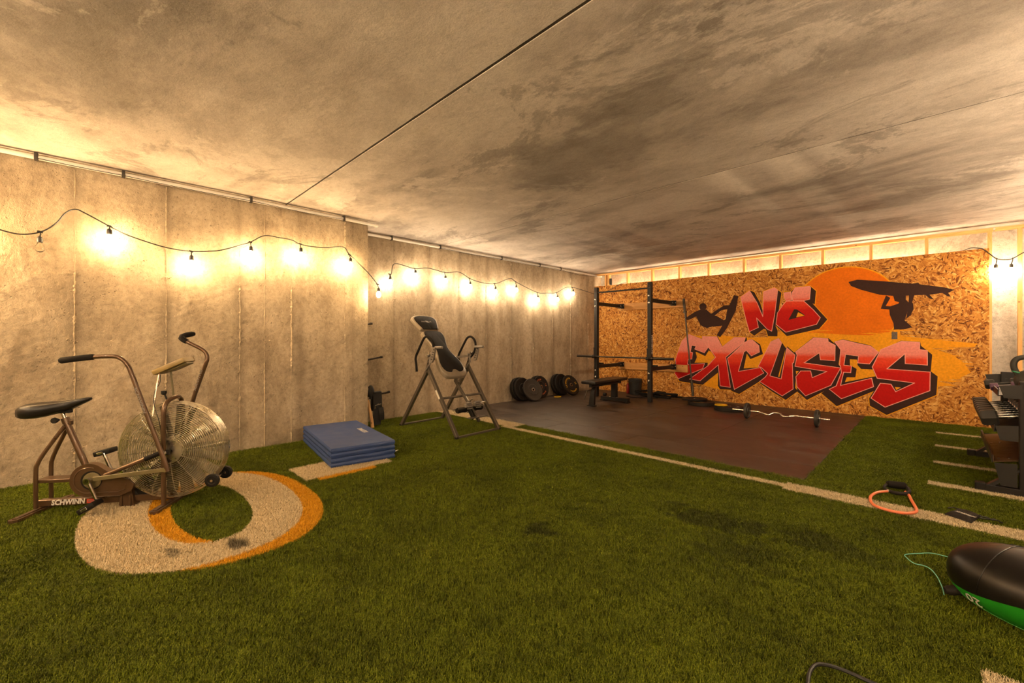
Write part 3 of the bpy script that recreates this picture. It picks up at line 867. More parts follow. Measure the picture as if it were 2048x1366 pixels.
CARRIER = [[(-1.038, 2.124), (-0.926, 2.151), (-0.628, 2.099), (-0.294, 2.03), (-0.228, 2.039), (-0.215, 2.014), (0.041, 1.947), (0.139, 1.904), (0.078, 1.865), (0.102, 1.81), (0.065, 1.821), (0.022, 1.869), (-0.111, 1.852), (-0.066, 1.781), (-0.111, 1.798), (-0.156, 1.855), (-0.486, 1.86), (-0.657, 1.892), (-0.88, 1.986), (-1.003, 2.056)], [(-0.507, 1.881), (-0.362, 1.87), (-0.362, 1.768), (-0.43, 1.763), (-0.486, 1.785)], [(-0.549, 1.704), (-0.444, 1.745), (-0.43, 1.782), (-0.355, 1.786), (-0.319, 1.738), (-0.348, 1.61), (-0.376, 1.491), (-0.294, 1.388), (-0.362, 1.361), (-0.493, 1.354), (-0.5, 1.448), (-0.542, 1.581)], [(-0.585, 1.877), (-0.535, 1.836), (-0.588, 1.716), (-0.535, 1.709), (-0.525, 1.656), (-0.645, 1.677), (-0.628, 1.741)], [(-0.328, 1.864), (-0.27, 1.86), (-0.294, 1.755), (-0.284, 1.736), (-0.278, 1.653), (-0.308, 1.572), (-0.355, 1.515), (-0.342, 1.666), (-0.332, 1.757)]]
STICKER = [(-0.521, 1.32), (-0.455, 1.32), (-0.455, 1.211), (-0.521, 1.211)]
LETTERS = {
    'letter_n': {'black': [(-2.627, 1.997), (-2.471, 2.103), (-2.396, 2.069), (-2.299, 1.866), (-2.258, 1.716), (-2.249, 2.063), (-2.072, 2.125), (-1.965, 2.023), (-2.008, 1.705), (-2.032, 1.579), (-2.056, 1.444), (-2.024, 1.362), (-2.027, 1.258), (-2.173, 1.262), (-2.208, 1.383), (-2.241, 1.393), (-2.396, 1.27), (-2.479, 1.344), (-2.539, 1.578)], 'face': [[(-2.623, 1.991), (-2.471, 2.097), (-2.349, 1.869), (-2.256, 1.615), (-2.244, 2.062), (-2.072, 2.12), (-2.021, 2.072), (-2.048, 1.833), (-2.072, 1.617), (-2.115, 1.351), (-2.184, 1.386), (-2.357, 1.594), (-2.327, 1.422), (-2.476, 1.346), (-2.536, 1.578)]], 'hole': []},
    'letter_o': {'black': [(-1.93, 2.033), (-1.816, 2.033), (-1.766, 2.103), (-1.55, 2.107), (-1.465, 2.014), (-1.483, 1.792), (-1.514, 1.811), (-1.311, 1.533), (-1.422, 1.38), (-1.884, 1.262), (-2.056, 1.453), (-2.032, 1.661), (-1.9, 1.864), (-1.927, 1.925)], 'face': [[(-1.927, 2.02), (-1.826, 2.026), (-1.823, 1.941), (-1.805, 1.887), (-1.892, 1.873), (-1.924, 1.934)], [(-1.808, 2.005), (-1.763, 2.095), (-1.554, 2.099), (-1.54, 2.077), (-1.554, 1.883), (-1.637, 1.862), (-1.788, 1.871), (-1.814, 1.953)], [(-1.892, 1.869), (-1.793, 1.868), (-1.637, 1.857), (-1.5, 1.699), (-1.406, 1.567), (-1.458, 1.457), (-1.9, 1.33), (-2.048, 1.471), (-2.027, 1.67), (-1.946, 1.801)]], 'dark': [[(-1.775, 1.724), (-1.733, 1.719), (-1.612, 1.609), (-1.861, 1.542)]], 'hole': [[(-1.718, 1.671), (-1.621, 1.609), (-1.745, 1.584)]]},
    'letter_e': {'black': [(-3.885, 0.729), (-3.87, 0.814), (-3.788, 1.038), (-3.728, 1.186), (-3.588, 1.317), (-3.216, 1.173), (-3.167, 1.037), (-3.265, 0.874), (-3.434, 0.951), (-3.43, 0.849), (-3.464, 0.745), (-3.216, 0.745), (-3.235, 0.624), (-3.354, 0.485), (-3.598, 0.387), (-3.777, 0.344), (-3.885, 0.474)], 'face': [[(-3.857, 0.719), (-3.863, 0.793), (-3.784, 1.024), (-3.728, 1.175), (-3.588, 1.307), (-3.225, 1.167), (-3.196, 1.067), (-3.284, 0.939), (-3.471, 1.008), (-3.444, 1.07), (-3.532, 1.083), (-3.557, 0.949), (-3.511, 0.937), (-3.528, 0.809), (-3.602, 0.798), (-3.615, 0.694), (-3.278, 0.729), (-3.314, 0.626), (-3.805, 0.394), (-3.879, 0.496)]], 'hole': [[(-3.454, 0.951), (-3.43, 0.951), (-3.265, 0.874), (-3.161, 0.977), (-3.085, 0.86), (-3.212, 0.749), (-3.475, 0.735), (-3.424, 0.845)]]},
    'letter_x': {'black': [(-3.33, 1.268), (-3.033, 1.267), (-2.945, 1.07), (-2.733, 1.252), (-2.519, 1.24), (-2.515, 1.152), (-2.835, 0.868), (-2.712, 0.256), (-2.986, 0.242), (-3.028, 0.308), (-3.024, 0.565), (-3.314, 0.306), (-3.799, 0.342), (-3.577, 0.451), (-3.216, 0.695), (-3.081, 0.86), (-3.186, 0.977), (-3.324, 1.177)], 'face': [[(-3.322, 1.262), (-3.047, 1.257), (-2.949, 1.057), (-2.733, 1.241), (-2.543, 1.237), (-2.567, 1.151), (-2.884, 0.866), (-2.802, 0.296), (-2.986, 0.311), (-3.02, 0.714), (-3.364, 0.383), (-3.577, 0.399), (-3.216, 0.685), (-3.069, 0.86), (-3.173, 1.007), (-3.318, 1.187)]], 'hole': []},
    'letter_c': {'black': [(-2.857, 0.857), (-2.527, 1.18), (-2.433, 1.212), (-2.299, 1.116), (-2.253, 0.941), (-2.459, 0.842), (-2.519, 0.943), (-2.571, 0.667), (-2.282, 0.703), (-2.173, 0.595), (-2.208, 0.519), (-2.65, 0.184), (-2.784, 0.23), (-2.857, 0.575)], 'face': [[(-2.567, 1.138), (-2.51, 1.18), (-2.433, 1.203), (-2.319, 1.091), (-2.31, 0.976), (-2.442, 0.902), (-2.527, 1.0), (-2.567, 0.971), (-2.662, 0.605), (-2.296, 0.695), (-2.241, 0.6), (-2.733, 0.263), (-2.853, 0.844), (-2.775, 0.924)]], 'hole': []},
    'letter_u': {'black': [(-2.332, 0.706), (-2.127, 1.172), (-2.005, 1.232), (-1.9, 1.054), (-1.877, 1.084), (-1.733, 0.937), (-1.748, 0.804), (-1.76, 0.372), (-1.718, 0.323), (-1.9, 0.15), (-2.103, 0.271), (-2.315, 0.419), (-2.208, 0.519), (-2.171, 0.599)], 'face': [[(-2.329, 0.712), (-2.127, 1.163), (-2.008, 1.223), (-1.961, 1.142), (-2.144, 0.556), (-1.969, 0.513), (-1.884, 1.063), (-1.763, 0.936), (-1.782, 0.803), (-1.801, 0.797), (-1.79, 0.352), (-1.954, 0.216), (-2.307, 0.442), (-2.217, 0.528), (-2.176, 0.595), (-2.282, 0.7)]], 'hole': [[(-1.907, 1.021), (-1.915, 0.932), (-1.996, 0.542), (-2.015, 0.55)]]},
    'letter_s': {'black': [(-1.778, 0.98), (-1.5, 1.244), (-1.294, 1.226), (-1.136, 1.052), (-1.163, 0.803), (-1.103, 0.698), (-1.17, 0.47), (-1.374, 0.336), (-1.593, 0.181), (-1.726, 0.305), (-1.76, 0.531), (-1.778, 0.741), (-1.733, 0.937)], 'face': [[(-1.755, 0.989), (-1.493, 1.235), (-1.305, 1.218), (-1.298, 1.167), (-1.207, 1.11), (-1.212, 0.859), (-1.404, 0.869), (-1.418, 0.983), (-1.633, 0.809), (-1.136, 0.746), (-1.264, 0.455), (-1.612, 0.249), (-1.733, 0.392), (-1.751, 0.563), (-1.681, 0.667), (-1.54, 0.675), (-1.517, 0.564), (-1.318, 0.678), (-1.763, 0.742), (-1.733, 0.937)]], 'hole': [[(-1.751, 0.663), (-1.706, 0.666), (-1.745, 0.602)]]},
    'letter_e.001': {'black': [(-1.227, 1.166), (-1.111, 1.211), (-0.763, 1.114), (-0.624, 0.96), (-0.715, 0.799), (-0.693, 0.628), (-0.643, 0.555), (-0.715, 0.415), (-1.187, 0.121), (-1.394, 0.315), (-1.211, 0.473), (-1.138, 0.74), (-1.146, 1.001)], 'face': [[(-1.214, 1.166), (-1.109, 1.199), (-0.926, 1.144), (-0.767, 1.103), (-0.672, 1.012), (-0.778, 0.826), (-0.921, 0.835), (-0.911, 0.944), (-1.074, 0.967), (-1.095, 0.792), (-0.999, 0.783), (-1.008, 0.677), (-1.098, 0.678), (-1.138, 0.463), (-0.752, 0.605), (-0.73, 0.475), (-1.127, 0.249), (-1.285, 0.39), (-1.195, 0.45), (-1.127, 0.67), (-1.138, 0.78), (-1.149, 0.79), (-1.136, 1.042)]], 'hole': [[(-1.019, 0.889), (-0.929, 0.888), (-0.923, 0.8), (-0.88, 0.743), (-0.738, 0.741), (-0.704, 0.637), (-0.748, 0.628), (-1.082, 0.519), (-1.058, 0.6), (-0.949, 0.607), (-0.934, 0.74), (-1.016, 0.796)]]},
    'letter_s.001': {'black': [(-0.745, 0.808), (-0.645, 1.036), (-0.417, 1.189), (-0.208, 1.172), (-0.199, 1.113), (-0.083, 0.989), (-0.098, 0.747), (-0.028, 0.679), (-0.041, 0.411), (-0.578, 0.057), (-0.775, 0.177), (-0.782, 0.293), (-0.657, 0.554), (-0.745, 0.692)], 'face': [[(-0.745, 0.779), (-0.643, 1.051), (-0.41, 1.18), (-0.215, 1.164), (-0.215, 1.059), (-0.134, 1.046), (-0.134, 0.835), (-0.369, 0.848), (-0.371, 0.997), (-0.574, 0.759), (-0.104, 0.737), (-0.108, 0.467), (-0.596, 0.174), (-0.76, 0.295), (-0.65, 0.535), (-0.528, 0.529), (-0.475, 0.421), (-0.268, 0.567), (-0.686, 0.609)]], 'hole': [[(-0.486, 0.491), (-0.419, 0.487), (-0.469, 0.445)]]},
}

# ------------------------------------------------------------------ graffiti mural on the boards
mural = thing('graffiti_mural', 'spray painted mural reading NO EXCUSES over an orange sun on the board wall', 'mural', (0, YO, 0))
def flat(b, poly, d):
    a = sum(p[0]*q[1]-q[0]*p[1] for p, q in zip(poly, poly[1:]+poly[:1]))
    pts = poly if a > 0 else poly[::-1]
    n = len(b.v)
    b.add([(x, -d, z) for x, z in pts], [list(range(len(pts)))])
def stroke(b, poly, d, wd, closed=True):
    m_ = len(poly)
    for i in range(m_ if closed else m_-1):
        p, q = Vector(poly[i]), Vector(poly[(i+1) % m_])
        t_ = (q-p)
        if t_.length < 1e-4: continue
        t_.normalize(); n_ = Vector((-t_.y, t_.x))*wd/2; e = t_*wd*0.4
        flat(b, [tuple(p-n_-e), tuple(q-n_+e), tuple(q+n_+e), tuple(p+n_-e)], d+(i % 5)*0.00003)
def ring_poly(c, r, n=56): return [(c[0]+r*math.cos(2*PI*i/n), c[1]+r*math.sin(2*PI*i/n)) for i in range(n)]
(sc_, sr_) = SUN
b = MB(); flat(b, ring_poly(sc_, sr_*0.975), 0.0014); b.build('painted_sun', M['p_sun'], mural, None, False, 'flat orange painted sun disc')
b = MB(); flat(b, ring_poly(sc_, sr_), 0.0009); b.build('sun_rim', M['p_sunrim'], mural, None, False)
# amber water: body and dry-brushed streaks
b = MB(); flat(b, AMBER, 0.0019)
rg = random.Random(31)
for i in range(16):
    x0 = rg.uniform(-1.9, 0.0); z0 = 1.33+rg.uniform(-0.08, 0.035) if x0 < -0.45 else 1.17+rg.uniform(-0.03, 0.05); L = rg.uniform(0.12, 0.45); h_ = rg.uniform(0.006, 0.018)
    flat(b, [(x0, z0), (x0+L*0.4, z0-h_*0.6), (x0+L, z0-0.03*L), (x0+L*0.5, z0+h_*0.6)], 0.0020+i*0.00001)
for i in range(14):
    z0 = rg.uniform(0.58, 1.0); x0 = rg.uniform(-0.1, 0.15); L = rg.uniform(0.10, 0.28)*(1-abs(z0-0.78))
    h_ = rg.uniform(0.006, 0.02)
    flat(b, [(x0, z0), (x0+L*0.5, z0-h_), (x0+L, z0+rg.uniform(-0.03, 0.01)), (x0+L*0.4, z0+h_)], 0.0022+i*0.00001)
for i in range(26):
    x0 = rg.uniform(-0.15, 0.10); z0 = rg.uniform(0.56, 1.18); L = rg.uniform(0.08, 0.30)*(1.15-1.6*abs(z0-0.80))
    h_ = rg.uniform(0.003, 0.010)
    flat(b, [(x0, z0), (x0+L*0.5, z0-h_), (x0+L+0.05, z0+rg.uniform(-0.02, 0.02)), (x0+L*0.4, z0+h_)], 0.00245+i*0.000005)
b.build('amber_water', M['p_amber'], mural, None, False, 'amber dry-brushed paint streaks')
fade_no = paint_fade('pink_to_red_fade_upper', 1.35, 2.09)
fade_ex = paint_fade('pink_to_red_fade_lower', 0.25, 1.20)
li = 0
for nm, d in LETTERS.items():
    up = nm in ('letter_n', 'letter_o')
    base = 0.0024+li*0.00012
    t_ = MB(); flat(t_, d['black'], base)
    lt = t_.build('painted_letter', M['p_black'], mural, None, False, 'painted letter %s with dark block shadow' % nm.split('_')[1][0].upper())
    t_ = MB(); stroke(t_, d['black'], base-0.0006, 0.020); t_.build('amber_outline', M['p_sunrim'], lt, None, False)
    fb = MB()
    for p in d['face']: flat(fb, p, 0.0042+li*0.00004)
    fb.build('letter_face', fade_no if up else fade_ex, lt, None, False)
    sb = MB()
    for p in d['face']: stroke(sb, p, 0.0048, 0.010)
    sb.build('pink_line', M['p_pink'], lt, None, False)
    if d.get('dark'):
        t_ = MB()
        for p in d['dark']: flat(t_, p, 0.0054)
        t_.build('counter', M['p_black'], lt, None, False)
    if d['hole']:
        t_ = MB()
        for p in d['hole']: flat(t_, p, 0.0058)
        t_.build('counter_fill', M['p_amber'], lt, None, False)
    li += 1
b = MB()
for k_, p in enumerate(RIDER): flat(b, p, 0.0026+k_*0.00004)
b.build('rider_silhouette', M['p_black'], mural, None, False, 'dark silhouette of a rider with a board')
b = MB()
for k_, p in enumerate(CARRIER): flat(b, p, 0.0026+k_*0.00004)
b.build('surfer_silhouette', M['p_black'], mural, None, False, 'dark silhouette of a person carrying a surfboard overhead')
b = MB(); x0, x1 = STICKER[0][0], STICKER[1][0]; z0, z1 = STICKER[2][1], STICKER[0][1]
b.box(x0, x1, YO-0.0075, YO-0.006, z0, z1)
o = b.build('sticker', pmat('dark_sticker', (0.085, 0.060, 0.048), 0.5, var=0.5, scale=60)); tag(o, 'small dark square sticker below the surfer silhouette', 'sticker')

# ------------------------------------------------------------------ exercise bike
def bike():
    t = thing('exercise_bike', 'bronze fan exercise bike with wire cage wheel and swinging arm handles', 'exercise bike', (-4.457, -0.22, 0.016), math.atan2(0.823, 0.568))
    def tb(name, pts, r, m, n=10, sp=6, parent=t):
        b = MB(); b.tube(spline(pts, sp) if sp else pts, r, n); return b.build(name, M[m], parent)
    for x in (0.0, 0.812):
        b = MB()
        b.prism([(-0.24, -0.012), (-0.225, -0.028), (0.225, -0.028), (0.24, -0.012), (0.24, 0.012), (0.225, 0.028), (-0.225, 0.028), (-0.24, 0.012)], -0.004, 0.018, Matrix.Translation((x, 0, 0)) @ rot('Z', 90))
        b.box(x-0.012, x+0.012, -0.215, 0.215, 0.018, 0.024)
        b.build('foot_bar', M['brown_paint'], t)
    b = MB(); b.box(-0.02, 0.83, -0.022, 0.022, 0.026, 0.072, bev=0.004); rail = b.build('base_rail', M['brown_paint'], t)
    Mt = Matrix.Translation((0.165, -0.0228, 0.049)) @ rot('X', 90)
    text_mesh('SCHWINN', 0.05, Mt, M['white_ink'], 'lettering', rail, 0.0004, 0.0018, 0.14, 0.205)
    b = MB(); b.box(0.278, 0.345, -0.0232, -0.0224, 0.034, 0.064); b.build('red_badge', M['red_ink'], rail)
    text_mesh('AIR-DYNE', 0.02, Matrix.Translation((0.311, -0.0236, 0.049)) @ rot('X', 90), M['grey_ink'], 'badge_lettering', rail, 0.0003, 0.0003, 0.1, 0.058)
    for s in (-1, 1):
        tb('rear_strut', [(0.0, s*0.06, 0.03), (0.0, s*0.06, 0.28), (0.008, s*0.058, 0.335), (0.036, s*0.05, 0.40), (0.085, s*0.035, 0.49), (0.138, s*0.018, 0.585)], 0.0125, 'brown_paint')
    b = MB(); b.box(-0.012, 0.215, -0.052, 0.052, 0.198, 0.222, bev=0.004); b.build('cross_plate', M['brown_paint'], t)
    tb('seat_tube', [(0.136, 0, 0.615), (0.262, 0, 0.28)], 0.0195, 'brown_paint', 14, 0)
    b = MB(); b.tube([(0.128, 0, 0.640), (0.142, 0, 0.600)], 0.024, 14); b.box(0.142, 0.172, -0.014, 0.014, 0.590, 0.622, bev=0.003); b.build('seat_collar', M['brown_paint'], t)
    b = MB(); b.rod((0.112, 0, 0.685), (0.138, 0, 0.61), 0.0125, 12); b.build('seat_post', M['chrome'], t)
    b = MB(); b.tube([(0.112, -0.028, 0.632), (0.108, -0.055, 0.633), (0.107, -0.066, 0.633)], [0.008, 0.021, 0.019], 12); b.build('seat_knob', M['blackrub'], t)
    # saddle: lofted sections (x, half width, top, bottom, crown)
    secs = [(-0.114, 0.050, 0.706, 0.672), (-0.100, 0.088, 0.730, 0.658), (-0.060, 0.114, 0.746, 0.652), (0.0, 0.117, 0.750, 0.656), (0.06, 0.098, 0.752, 0.670), (0.115, 0.066, 0.757, 0.690), (0.165, 0.046, 0.764, 0.704), (0.22, 0.036, 0.774, 0.732), (0.265, 0.029, 0.782, 0.754), (0.285, 0.016, 0.781, 0.764)]
    vs = []; fs = []; n = 16
    for (x, hw, zt, zb) in secs:
        zc = (zt+zb)/2; hh = (zt-zb)/2
        for k in range(n):
            a = 2*PI*k/n; ca, sa = math.cos(a), math.sin(a)
            vs.append((x, hw*math.copysign(abs(ca)**0.62, ca), zc+hh*1.12*math.copysign(abs(sa)**0.55, sa)))
    for i in range(len(secs)-1):
        for k in range(n): fs.append((i*n+k, i*n+(k+1) % n, (i+1)*n+(k+1) % n, (i+1)*n+k))
    fs += [list(range(n)), [(len(secs)-1)*n+k for k in range(n)]]
    b = MB(); b.add(vs, fs); sad = b.build('saddle', M['vinyl'], t, 60)
    b = MB(); b.box(0.085, 0.165, -0.02, 0.02, 0.676, 0.700, bev=0.003); b.build('seat_clamp', M['blackrub'], sad)
    # chain case
    c = (0.322, 0.208); r = 0.116
    poly = [(c[0]+r*math.cos(R(a)), c[1]+r*math.sin(R(a))) for a in range(60, 281, 11)]
    poly += [(0.52, 0.092), (0.585, 0.120), (0.600, 0.165), (0.575, 0.195), (0.47, 0.243), (0.42, 0.278)]
    Mx = Matrix.Translation((0, -0.022, 0)) @ rot('X', 90)
    b = MB(); b.prism(poly, 0.0, 0.050, Mx); cc = b.build('chain_case', M['brown_paint'], t)
    inner = [(c[0]+(r-0.027)*math.cos(R(a)), c[1]+(r-0.027)*math.sin(R(a))) for a in range(70, 281, 14)]+[(0.50, 0.118), (0.545, 0.135), (0.548, 0.170)]
    b = MB(); b.tube([Mx @ Vector((x, z, 0.050)) for x, z in inner], 0.0035, 6); b.build('case_rib', M['brown_paint'], cc)
    b = MB(); b.lathe([(0.066, 0.0495), (0.066, 0.0515), (0.0, 0.0515)], 28, Mx @ Matrix.Translation((c[0]+0.018, c[1], 0))); b.build('case_opening', M['blackrub'], cc)
    b = MB(); b.lathe([(0.056, 0.051), (0.056, 0.056), (0.05, 0.058), (0.0, 0.058)], 28, Mx @ Matrix.Translation((c[0]+0.024, c[1], 0))); b.build('chainring', M['olive'], cc)
    # cranks and pedals
    def crank(y, p0, p1, s):
        b = MB(); b.tube([(p0[0], y, p0[1]), ((p0[0]+p1[0])/2, y, (p0[1]+p1[1])/2), (p1[0], y, p1[1])], [0.0135, 0.0105, 0.009], 10)
        b.tube([(p0[0], y-0.016, p0[1]), (p0[0], y+0.016, p0[1])], 0.021, 14)
        return b.build('crank_arm', M['chrome'], t)
    b = MB(); b.rod((0.345, -0.128, 0.215), (0.345, 0.120, 0.215), 0.011, 12); b.build('crank_axle', M['chrome'], t)
    crank(-0.112, (0.345, 0.215), (0.398, 0.078), -1)
    crank(0.112, (0.345, 0.215), (0.292, 0.352), 1)
    for (px, py, pz, tilt) in ((0.398, -0.168, 0.058, -32), (0.270, 0.165, 0.352, -14)):
        Mp = Matrix.Translation((px, py, pz)) @ rot('Y', tilt)
        b = MB(); b.box(-0.055, 0.055, -0.045, 0.045, -0.018, 0.018, Mp, 0.006, 2); p_ = b.build('pedal', M['blackrub'], t)
        b = MB(); b.box(-0.030, 0.010, -0.0475, -0.0445, -0.008, 0.008, Mp, 0.001); b.build('reflector', M['steel'], p_)
    b = MB(); b.torus(0.066, 0.019, 28, 10, Matrix.Translation((0.630, 0.0, 0.112)) @ rot('X', 90))
    b.lathe([(0.056, -0.012), (0.056, 0.012), (0.0, 0.012)], 24, Matrix.Translation((0.630, 0.0, 0.112)) @ rot('X', 90)); b.build('drive_wheel', M['blackrub'], t)
    b = MB(); b.prism([(0.487, 0.0), (0.583, 0.0), (0.578, 0.055), (0.566, 0.135), (0.502, 0.135), (0.492, 0.055)], 0.0, 0.07, Matrix.Translation((0, 0.028, 0)) @ rot('X', 90))
    for x in (0.505, 0.560): b.box(x-0.007, x+0.007, -0.050, -0.040, 0.004, 0.085, bev=0.002)
    b.build('drive_bracket', M['brown_paint'], t)
    b = MB(); b.rod((0.565, -0.055, 0.150), (0.565, 0.03, 0.150), 0.009, 10); b.tube([(0.545, -0.05, 0.148), (0.60, -0.05, 0.152)], 0.006, 8); b.build('tension_bolt', M['chrome'], t)
    # wire cage fan
    FX, FZ, FR = 0.828, 0.392, 0.350
    Mf = Matrix.Translation((FX, 0, FZ)) @ rot('X', 90)
    def cage(yo, name):
        b = MB(); k = 0
        rr = 0.086
        while rr < FR-0.008:
            z = yo*(1.0-0.55*max(0, (rr-0.22)/(FR-0.22))**2)
            b.torus(rr, 0.0024, 72, 4, Mf @ Matrix.Translation((0, 0, z))); rr += 0.0128; k += 1
        o = b.build(name, M['steelwire'], t, 60, False); o['kind'] = 'stuff'; return o
    cage(0.088, 'cage_face'); cage(-0.088, 'cage_face')
    b = MB()
    for k in range(11):
        b.torus(FR-0.001*abs(k-5), 0.0019, 80, 4, Mf @ Matrix.Translation((0, 0, -0.042+0.0084*k)))
    b.build('cage_rim', M['steelwire'], t, 60, False)['kind'] = 'stuff'
    for s in (-1, 1):
        b = MB()
        for k in range(12):
            a = 2*PI*k/12+0.13
            pts = [(rr*math.cos(a), rr*math.sin(a), s*(0.088*(1.0-0.55*max(0, (rr-0.22)/(FR-0.22))**2)-0.003)) for rr in (0.075, 0.15, 0.22, 0.28, FR)]
            b.tube(pts, 0.0017, 5, M=Mf)
        b.build('cage_spokes', M['steelwire'], t, 60, False)['kind'] = 'stuff'
        b = MB(); b.lathe([(0.0, 0.086*s), (0.080, 0.086*s), (0.084, 0.082*s), (0.080, 0.078*s), (0.0, 0.078*s)], 32, Mf); b.build('hub_disc', M['steelwire'], t)
    for k in range(18):
        a = 2*PI*k/18+0.1
        Mb = Mf @ Matrix.Rotation(a, 4, 'Z') @ rot('X', 12)
        b = MB(); b.box(0.10, 0.325, -0.0012, 0.0012, -0.055, 0.055, Mb); b.build('fan_blade', M['blade'], t)
    b = MB(); b.rod((FX, -0.125, FZ), (FX, 0.125, FZ), 0.012, 12); b.build('fan_axle', M['chrome'], t)
    b = MB(); b.box(FX-0.042, FX+0.022, -0.120, -0.100, FZ-0.018, FZ+0.018, bev=0.003); b.build('axle_bracket', M['blackrub'], t)
    b = MB(); b.tube([(FX, -0.118, FZ), (FX, -0.140, FZ), (FX, -0.146, FZ)], [0.013, 0.013, 0.008], 10); b.build('axle_nut', M['chrome'], t)
    b = MB(); b.box(FX-0.032, FX-0.014, -0.106, -0.094, FZ+0.052, FZ+0.080, bev=0.002); b.build('sensor', M['blackrub'], t)
    # front fork arch and arms
    tb('fork_arch', [(0.815, -0.118, 0.02), (0.812, -0.118, 0.35), (0.812, -0.117, 0.62), (0.814, -0.105, 0.72), (0.822, -0.06, 0.762), (0.834, 0, 0.775), (0.822, 0.06, 0.762), (0.814, 0.105, 0.72), (0.812, 0.117, 0.62), (0.812, 0.118, 0.35), (0.815, 0.118, 0.02)], 0.0155, 'brown_paint', 10)
    tb('lower_brace', [(0.44, -0.10, 0.246), (0.82, -0.135, 0.405)], 0.0145, 'brown_paint', 10, 0)
    tb('lower_brace', [(0.44, 0.10, 0.246), (0.82, 0.135, 0.405)], 0.0145, 'brown_paint', 10, 0)
    for s in (-1, 1):
        tb('foot_peg', [(0.722, s*0.155, 0.362), (0.822, s*0.155, 0.405)], 0.0165, 'foam', 12, 0)
    na = tb('swing_arm', [(0.862, -0.158, 0.268), (0.842, -0.158, 0.34), (0.806, -0.158, 0.45), (0.72, -0.160, 0.715), (0.640, -0.162, 0.965), (0.618, -0.163, 1.020), (0.590, -0.165, 1.058), (0.548, -0.167, 1.080), (0.48, -0.170, 1.082), (0.40, -0.174, 1.077)], 0.0148, 'brown_paint', 12)
    tb('grip', [(0.424, -0.172, 1.079), (0.415, -0.173, 1.079), (0.32, -0.178, 1.068), (0.240, -0.182, 1.056), (0.230, -0.183, 1.054)], [0.017, 0.0205, 0.0205, 0.0205, 0.014], 'foam', 14, 0)
    text_mesh('SCHWINN', 0.024, Matrix.Translation((0.700, -0.1765, 0.775)) @ rot('Y', 71.5) @ rot('X', 90), M['grey_ink'], 'arm_lettering', na, 0.0003, 0.0006, 0.1, 0.19)
    fa = tb('swing_arm', [(0.822, 0.158, 0.268), (0.815, 0.158, 0.34), (0.820, 0.158, 0.45), (0.858, 0.158, 0.705), (0.944, 0.160, 0.985), (0.960, 0.162, 1.045), (0.950, 0.164, 1.092), (0.918, 0.166, 1.123), (0.86, 0.168, 1.155), (0.80, 0.170, 1.188)], 0.0148, 'brown_paint', 12)
    text_mesh('AIR-DYNE', 0.024, Matrix.Translation((0.905, 0.1435, 0.880)) @ rot('Y', -73) @ rot('X', 90), M['grey_ink'], 'arm_lettering', fa, 0.0003, 0.0006, 0.1, 0.17)
    tb('grip', [(0.815, 0.170, 1.180), (0.790, 0.172, 1.194), (0.772, 0.180, 1.207), (0.766, 0.200, 1.220), (0.778, 0.235, 1.232), (0.800, 0.270, 1.240), (0.812, 0.285, 1.242)], [0.019, 0.0205, 0.0205, 0.0205, 0.0205, 0.0205, 0.013], 'foam', 14, 0)
    for s, x2, z2 in ((-1, 0.850, 0.278), (1, 0.822, 0.275)):
        b = MB(); b.bar((0.392, s*0.136, 0.234), (x2, s*0.140, z2), 0.008, 0.030, bev=0.003); b.tube([(x2, s*0.125, z2), (x2, s*0.172, z2)], 0.012, 10)
        b.build('drive_link', M['olive'], t)
    # console
    Mc = Matrix.Translation((0.815, 0.0, 1.005)) @ rot('Y', -25.5)
    b = MB(); b.box(-0.112, 0.112, -0.075, 0.075, -0.020, 0.016, Mc, 0.006, 2); con = b.build('console', M['console'], t)
    b = MB(); b.box(-0.095, 0.080, -0.062, 0.062, 0.0155, 0.018, Mc); b.build('console_face', M['blackrub'], con)
    b = MB(); b.box(-0.03, 0.105, -0.05, 0.05, -0.036, -0.019, Mc, 0.005); b.build('console_back', M['olive'], con)
    tb('console_post', [(0.737, -0.03, 0.955), (0.730, -0.06, 0.80), (0.735, -0.100, 0.645)], 0.0065, 'steelwire', 8, 4)
    tb('console_post', [(0.778, 0.03, 0.965), (0.798, 0.03, 0.772)], 0.0065, 'olive', 8, 0)
    tb('sensor_wire', [(0.742, -0.025, 0.94), (0.745, -0.04, 0.88), (0.728, -0.06, 0.83), (0.735, -0.09, 0.76), (0.76, -0.115, 0.70), (0.79, -0.12, 0.60), (0.80, -0.11, 0.46)], 0.0026, 'cord', 6)
    b = MB(); b.tube([(0.755, -0.01, 0.820), (0.756, -0.01, 0.800), (0.760, -0.01, 0.792)], [0.018, 0.018, 0.010], 12); b.rod((0.76, -0.01, 0.80), (0.775, -0.01, 0.755), 0.006, 8); b.build('cage_knob', M['blackrub'], t)
    # transport wheels
    b = MB(); b.rod((1.118, -0.11, 0.172), (1.118, 0.11, 0.172), 0.006, 8); b.tube([(1.118, 0, 0.172), (1.05, 0, 0.20)], 0.006, 8); b.build('wheel_axle', M['chrome'], t)
    for y in (-0.10, 0.10):
        Mw = Matrix.Translation((1.118, y, 0.172)) @ rot('X', 90)
        b = MB(); b.lathe([(0.010, -0.013), (0.030, -0.013), (0.046, -0.011), (0.049, 0.0), (0.046, 0.011), (0.030, 0.013), (0.024, 0.008), (0.010, 0.008)], 26, Mw); wh = b.build('transport_wheel', M['blackrub'], t)
        b = MB(); b.lathe([(0.009, -0.016), (0.009, 0.016), (0.0, 0.016)], 12, Mw); b.build('wheel_hub', M['chrome'], wh)
    return t
bike()

